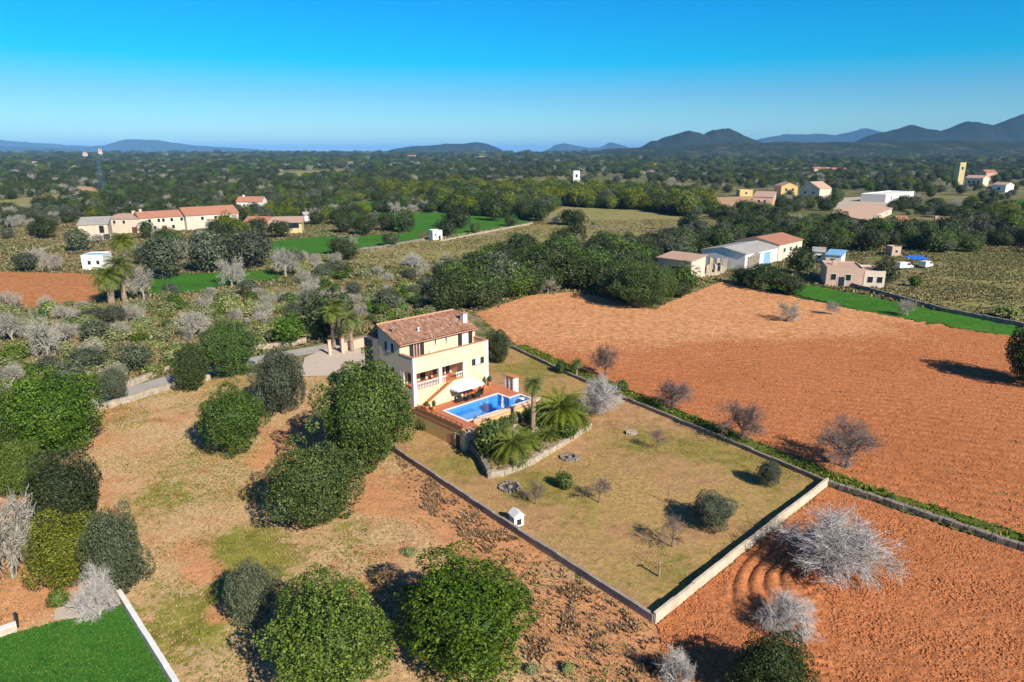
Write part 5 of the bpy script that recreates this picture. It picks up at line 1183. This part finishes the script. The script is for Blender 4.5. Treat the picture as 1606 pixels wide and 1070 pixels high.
for lb, grp in groupby(rows, key=lambda r: r[0]):
    grp = list(grp)
    for k_, (l_, px, q) in enumerate(grp):
        lab = lb if len(grp) == 1 else f"{lb}, {ordinal(k_)} from left"
        nm, cat, _ = NAMES[kind[q]]; g = GRP[FAM[kind[q]]]
        if kind[q] == 'grey': bare_tree(nm, lab, X[q], Y[q], Wd[q], Hd[q], 'grey', cat, g)
        elif kind[q] in ('scrub', 'bush'): leaf_tree(nm, lab, X[q], Y[q], Wd[q], Hd[q], kind[q], cat, g, trunkless=True)
        else: leaf_tree(nm, lab, X[q], Y[q], Wd[q], Hd[q], kind[q], cat, g, clear=.5)

# hills
def hill(name, pxs, dist_, mat, z_px_base=238, thick=.13, seed=0, rough=.06):
    """a ridge: outline points (px, height in px above the plain's horizon) at a real distance, with real depth"""
    xs = np.array([p[0] for p in pxs], float); hs = np.array([p[1] for p in pxs], float)
    n = 400; gx = np.linspace(xs[0], xs[-1], n); gh = np.interp(gx, xs, hs); gh = gh + np.clip(gh, 0, 12) * .35 * (fbm(gx * .06 + seed * 5, gx * 0 + seed) - .5)
    m = 26; Vv = np.zeros((n, m, 3))
    wid = dist_ * thick
    for j in range(m):
        s = -1 + 2 * j / (m - 1); yy = dist_ + s * wid / 2; f = (1 - s * s) ** 1.3
        wx = (gx - CX) / FPX * dist_ / CP * (1 + .0 * s)
        nz = (fbm(gx * .035 + seed * 7, np.full(n, j * .33)) - .5)
        Vv[:, j, 0] = wx; Vv[:, j, 1] = yy
        hh = gh / FPX * dist_ * f
        Vv[:, j, 2] = np.maximum(hh * (1 + nz * rough * 8 * (1 - f * .8)) + H * np.clip(gh / 4, 0, 1) * f, -2)
    F = [(i * m + j, (i + 1) * m + j, (i + 1) * m + j + 1, i * m + j + 1) for i in range(n - 1) for j in range(m - 1)]
    o = link(name, npmesh(name, Vv.reshape(-1, 3), F, M[mat], smooth=True)); return tag(o, kind='structure')
hill('hill', [(975, 0), (988, 5), (1001, 12), (1023, 21), (1045, 27), (1060, 31), (1072, 28), (1080, 26), (1093, 32), (1115, 34), (1130, 27), (1142, 21), (1165, 12), (1195, 0)], 4600, 'hill', seed=1)
hill('hill', [(1270, 0), (1300, 14), (1331, 25), (1360, 33), (1379, 38), (1405, 33), (1427, 31), (1445, 38), (1458, 43), (1480, 40), (1498, 39), (1512, 43), (1524, 47), (1540, 54), (1555, 58), (1566, 54), (1577, 52), (1588, 58), (1599, 61), (1640, 66), (1720, 58), (1850, 50), (2000, 60), (2150, 30), (2300, 0)], 5200, 'hill', seed=2)
hill('hill', [(1130, 0), (1164, 19), (1203, 25), (1243, 26), (1270, 24), (1291, 27), (1311, 33), (1331, 30), (1380, 20), (1430, 0)], 12000, 'farhill', seed=3)
hill('hill', [(600, 0), (640, 5), (665, 8), (690, 9), (710, 12), (730, 13), (755, 13), (768, 11), (785, 4), (800, 0)], 7000, 'hill', seed=4)
hill('hill', [(100, 0), (170, 5), (215, 9), (232, 15), (250, 19), (290, 18), (310, 13), (345, 9), (420, 4), (480, 0)], 14000, 'farhill', seed=5)
hill('hill', [(-500, 0), (-350, 14), (-200, 16), (-60, 14), (0, 12), (60, 8), (140, 5), (200, 0)], 11500, 'farhill', seed=6)
hill('hill', [(-700, 20), (-300, 26), (-60, 23), (10, 24), (40, 19), (100, 13), (180, 8), (300, 0)], 15500, 'farhill', seed=9)
hill('hill', [(850, 0), (865, 9), (880, 12), (900, 9), (915, 5), (930, 6), (945, 13), (965, 9), (985, 0)], 14000, 'farhill', seed=7)
hill('hill', [(820, 0), (920, 3), (1000, 7), (1100, 11), (1200, 14), (1300, 13), (1420, 15), (1540, 14), (1650, 18), (1900, 16), (2200, 0)], 3400, 'nearhill', thick=.3, seed=8)
def ground_z(x, y): return 0.0

# the rest of the wood reads as one mass
rest = np.nonzero(~indiv)[0]
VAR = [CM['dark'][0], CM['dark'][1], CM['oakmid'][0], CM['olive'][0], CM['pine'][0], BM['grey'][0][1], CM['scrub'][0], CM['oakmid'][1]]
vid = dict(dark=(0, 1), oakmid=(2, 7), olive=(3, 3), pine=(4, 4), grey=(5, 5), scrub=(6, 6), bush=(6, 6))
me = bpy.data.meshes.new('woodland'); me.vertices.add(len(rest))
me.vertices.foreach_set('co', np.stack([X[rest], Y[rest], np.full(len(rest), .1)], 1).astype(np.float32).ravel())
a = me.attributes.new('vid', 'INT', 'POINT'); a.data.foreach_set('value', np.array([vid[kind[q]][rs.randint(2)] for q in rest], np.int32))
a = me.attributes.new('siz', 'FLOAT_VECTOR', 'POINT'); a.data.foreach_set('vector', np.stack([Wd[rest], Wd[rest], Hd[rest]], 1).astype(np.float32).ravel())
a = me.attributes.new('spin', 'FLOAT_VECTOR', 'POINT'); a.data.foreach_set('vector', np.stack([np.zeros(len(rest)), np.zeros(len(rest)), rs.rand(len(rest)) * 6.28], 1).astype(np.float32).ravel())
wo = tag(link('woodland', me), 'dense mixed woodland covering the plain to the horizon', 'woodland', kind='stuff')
def scatter_nodes(name, variants):
    g = bpy.data.node_groups.new(name, 'GeometryNodeTree')
    g.interface.new_socket('Geometry', in_out='INPUT', socket_type='NodeSocketGeometry'); g.interface.new_socket('Geometry', in_out='OUTPUT', socket_type='NodeSocketGeometry')
    gi = g.nodes.new('NodeGroupInput'); go = g.nodes.new('NodeGroupOutput'); jn = g.nodes.new('GeometryNodeJoinGeometry')
    def at(nm, dt):
        n = g.nodes.new('GeometryNodeInputNamedAttribute'); n.data_type = dt; n.inputs[0].default_value = nm; return n.outputs['Attribute']
    for k_, vm in enumerate(variants):
        ob = bpy.data.objects.new('foliage_source', vm)
        oi = g.nodes.new('GeometryNodeObjectInfo'); oi.inputs['Object'].default_value = ob; oi.inputs['As Instance'].default_value = True
        cmpn = g.nodes.new('FunctionNodeCompare'); cmpn.data_type = 'INT'; cmpn.operation = 'EQUAL'
        g.links.new(at('vid', 'INT'), cmpn.inputs[2]); cmpn.inputs[3].default_value = k_
        ip = g.nodes.new('GeometryNodeInstanceOnPoints')
        g.links.new(gi.outputs[0], ip.inputs['Points']); g.links.new(cmpn.outputs[0], ip.inputs['Selection']); g.links.new(oi.outputs['Geometry'], ip.inputs['Instance'])
        g.links.new(at('siz', 'FLOAT_VECTOR'), ip.inputs['Scale']); g.links.new(at('spin', 'FLOAT_VECTOR'), ip.inputs['Rotation'])
        g.links.new(ip.outputs[0], jn.inputs[0])
    g.links.new(jn.outputs[0], go.inputs[0]); return g
md = wo.modifiers.new('scatter', 'NODES'); md.node_group = scatter_nodes('woodland_scatter', VAR)
print('trees', N, 'individual', int(indiv.sum()), 'far', len(rest))

# ------------------------------------------------------------------ grass tufts
TUFT_NO = [poly_lawn, poly_pave, [tuple(vw(*q)[:2]) for q in ((-1.1, -11.1), (.8, -11.1), (1.9, -9.4), (13.2, -9.4), (13.2, 1.2), (14.1, 8.4), (LN, 9.7), (-.9, 9.7))], pxpoly([(470, 592), (478, 562), (525, 542), (590, 552), (640, 556), (600, 580), (545, 590)])]
def tufts(name, label, poly, n, h, w, mat, cond=None, seed=0, z=.05, blades=4, no=True, more=()):
    r = np.random.RandomState(seed); xs = [p[0] for p in poly]; ys = [p[1] for p in poly]
    x = r.uniform(min(xs), max(xs), n * 3); y = r.uniform(min(ys), max(ys), n * 3)
    pm = inpoly(x, y, poly) & (y > 14)
    px = CX + FPX * x / (y * CP + H * SP); py = CY - FPX * (y * SP - H * CP) / (y * CP + H * SP); pm &= (px > -80) & (px < 1690) & (py < 1150)
    for pl in (TUFT_NO if no else []) + list(more): pm &= ~inpoly(x, y, pl)
    pm &= segdist(x, y, roadw) > 2.4
    if cond is not None: pm &= r.rand(len(x)) < cond(x, y)
    x, y = x[pm][:n], y[pm][:n]; n = len(x)
    Vl = []; tl = []
    t0 = np.clip(r.normal(.5, .25, n), 0, 1); s = r.uniform(.6, 1.4, n)
    for k_ in range(blades):
        an = r.rand(n) * 6.28; le = r.uniform(.3, 1.0, n) * w * s; hh = h * s * r.uniform(.6, 1.1, n)
        bx, by = np.cos(an), np.sin(an)
        ww = w * .35 * s
        p0 = np.stack([x - by * ww, y + bx * ww, np.full(n, z)], 1); p1 = np.stack([x + by * ww, y - bx * ww, np.full(n, z)], 1)
        p2 = np.stack([x + bx * le, y + by * le, z + hh], 1)
        Vl.append(np.stack([p0, p1, p2], 1)); tl.append(np.clip(t0 + r.normal(0, .12, n), 0, 1))
    Vv = np.concatenate(Vl).reshape(-1, 3); F = np.arange(len(Vv)).reshape(-1, 3)
    o = link(name, npmesh(name, Vv, F, mat, np.concatenate(tl))); return tag(o, label, 'grass', kind='stuff')
def tuftmat(nm, stops):
    k = NT(nm); k.col(k.ramp(k.attr('tint'), stops)); k.b.inputs['Roughness'].default_value = .9; k.b.inputs['Specular IOR Level'].default_value = .05; return k.m
TS = tuftmat('straw_and_grass_blades', [(0, (.24, .145, .07)), (.3, (.40, .25, .125)), (.65, (.50, .33, .17)), (1, (.56, .40, .23))])
TG = tuftmat('green_grass_blades', [(0, (.07, .11, .012)), (.5, (.15, .19, .025)), (1, (.3, .28, .06))])
TGY = tuftmat('yellowing_grass_blades', [(0, (.15, .13, .03)), (.5, (.30, .225, .06)), (1, (.42, .31, .12))])
TL = tuftmat('lawn_blades', [(0, (.03, .10, .015)), (.5, (.055, .16, .022)), (1, (.13, .2, .035))])
TPL = tuftmat('olive_dry_grass_blades', [(0, (.11, .115, .04)), (.5, (.22, .205, .085)), (1, (.36, .31, .16))])
TB = tuftmat('dry_brown_stalks', [(0, (.16, .095, .055)), (.5, (.30, .185, .10)), (1, (.42, .28, .16))])
tufts('dry_grass', 'straw-coloured dry grass tufts over the meadow', poly_meadow, 70000, .10, .10, TS, lambda x, y: (.35 + .65 * (fbm(x * .2, y * .2) > .48)) * np.clip(1 - .6 * m_green(x, y), .3, 1), 1)
tufts('green_grass', 'green grass patches in the dry meadow', poly_meadow, 45000, .10, .13, TG, lambda x, y: np.clip((fbm(x * .16 + 9, y * .16) - .46) * 5 + m_green(x, y) * .8, 0.02, 1), 2)
poly_brown = pxpoly([(620, 715), (700, 770), (860, 880), (1020, 985), (1110, 1070), (830, 1090), (800, 900), (650, 790)])
tufts('dry_stalks', 'brown dry weeds along the outside of the grey garden wall', poly_brown, 9000, .28, .22, TB, lambda x, y: .1 + .9 * (fbm(x * .5, y * .5) > .56), 3, blades=5)
tufts('garden_grass_tufts', 'sparse yellow-green grass over the fenced garden', poly_garden, 26000, .08, .13, TGY, lambda x, y: np.clip((fbm(x * .15 + 4, y * .15) - .44) * 4 + g_green(x, y) * .7, .02, 1), 4)
tufts('garden_straw', 'dry straw tufts over the fenced garden', poly_garden, 22000, .07, .12, TS, lambda x, y: .3 + .7 * (fbm(x * .25, y * .25) > .5), 5)
def strip(pts, w):
    q = [P(*p) for p in pts]; L = []; R = []
    for k_, p in enumerate(q):
        d = (q[min(k_ + 1, len(q) - 1)] - q[max(k_ - 1, 0)]).normalized(); n = Vector((-d.y, d.x, 0)); L.append(tuple((p + n * w)[:2])); R.append(tuple((p - n * w * .3)[:2]))
    return L + R[::-1]
tufts('lawn_grass', 'short green grass blades over the lawn', poly_lawn, 16000, .07, .09, TL, None, 12, .13, 4, no=False)
tufts('scrub_grass', 'rough olive and straw undergrowth of the scrubland', ZN['scrub'], 30000, .55, .45, TPL, None, 8, .0, 5)
tufts('scrub_weeds', 'grey dry weeds of the scrubland', ZN['scrub'], 12000, .6, .4, TB, None, 9, .0, 5)
CROPS = [pl for nm_, pl in FIELDS.items() if nm_.startswith(('green', 'red', 'orange', 'garden_grass', 'grey'))] + [poly_big, poly_low, poly_garden, poly_meadow]
DRYP = [pl for nm_, pl in FIELDS.items() if nm_.startswith('dry_pasture')][0]
tufts('pasture_weeds', 'brown and olive weeds over the dry pasture at the right', DRYP, 8000, .4, .45, TPL, lambda x, y: .1 + .9 * (fbm(x * .12, y * .12) > .48), 21, .1, 5)
tufts('pasture_grass', 'rough green grass over the dry pasture at the right', DRYP, 6000, .35, .5, TPL, lambda x, y: .1 + .9 * (fbm(x * .1 + 5, y * .1) > .5), 22, .1, 5)
plain_poly = pxpoly([(-60, 560), (-60, 350), (600, 345), (1660, 345), (1660, 520), (1160, 440), (750, 490), (400, 560)])
tufts('plain_grass', 'rough dry grass between the trees of the plain', plain_poly, 45000, .5, .7, TPL, lambda x, y: .15 + .85 * (fbm(x * .07, y * .07) > .45), 23, .05, 4, more=CROPS)
tufts('plain_weeds', 'brown weeds between the trees of the plain', plain_poly, 16000, .5, .6, TB, lambda x, y: .05 + .95 * (fbm(x * .09 + 7, y * .09) > .5), 24, .05, 4, more=CROPS)
tufts('bed_plants', 'low green plants of the palm bed', [(p.x, p.y) for p in bed], 900, .35, .28, TG, None, 25, .7, 6)
vp = strip([(1606, 860), (1440, 806), (1300, 758), (1150, 694), (985, 626), (890, 584), (806, 545)], -2.4)
sheet('grass_verge', vp, 'strip', .12, .4, lambda x, y: .1 * fbm(x, y))
tufts('verge_grass', 'green grass verge along the field walls', vp, 12000, .3, .25, TG, lambda x, y: .15 + .85 * (fbm(x * .35, y * .35) > .47), 6, .15, 5)
TC = tuftmat('soil_clods', [(0, (.30, .105, .042)), (.5, (.46, .17, .068)), (1, (.55, .225, .10))])
def clodmesh(name, label, poly, n, seed):
    r = np.random.RandomState(seed); xs = [p[0] for p in poly]; ys = [p[1] for p in poly]
    x = r.uniform(min(xs), max(xs), n * 4); y = r.uniform(min(ys), max(ys), n * 4); d = depth(x, y)
    px = CX + FPX * x / d; py = CY - FPX * (y * SP - H * CP) / d
    m = inpoly(x, y, poly) & (r.rand(len(x)) > turn_mask(x, y)[0] * 1.1) & (px > -20) & (px < 1640) & (py < 1100) & (y < 120); x, y = x[m][:n], y[m][:n]; n = len(x)
    s = r.uniform(.04, .13, n); an = r.rand(n) * 6.28; V_ = []
    for k_ in range(4):
        a2 = an + k_ * math.pi / 2 + r.uniform(-.3, .3, n); V_.append(np.stack([x + np.cos(a2) * s, y + np.sin(a2) * s, np.full(n, .06)], 1))
    top = np.stack([x + r.uniform(-.04, .04, n), y + r.uniform(-.04, .04, n), .12 + s * r.uniform(.6, 1.2, n)], 1)
    Vv = np.stack(V_ + [top], 1).reshape(-1, 3); base = np.arange(n)[:, None] * 5
    F = np.concatenate([base + np.array([[k_, (k_ + 1) % 4, 4]]) for k_ in range(4)]); ti = np.tile(np.clip(r.normal(.5, .2, n), 0, 1), 4)
    o = link(name, npmesh(name, Vv, F, TC, ti)); tag(o, label, 'soil', kind='stuff')
clodmesh('soil_clods', 'loose red clods on the lower ploughed field', poly_low, 13000, 1)
clodmesh('soil_clods', 'loose red clods on the big ploughed field', poly_big, 26000, 2)

# ------------------------------------------------------------------ haze
k = NT('haze_air'); k.t.nodes.remove(k.b); pv = k.n('ShaderNodeVolumePrincipled')
pv.inputs['Color'].default_value = (.25, .57, 1.0, 1); pv.inputs['Density'].default_value = 5.5e-5; pv.inputs['Anisotropy'].default_value = -0.2
k.l(pv.outputs[0], k.t.nodes['Material Output'].inputs['Volume'])
hz = MB(); hz.box(-44000, 44000, -390, 59000, -3, 400); tag(hz.obj('haze', k.m), 'pale blue haze filling the air over the plain', 'haze', kind='stuff')
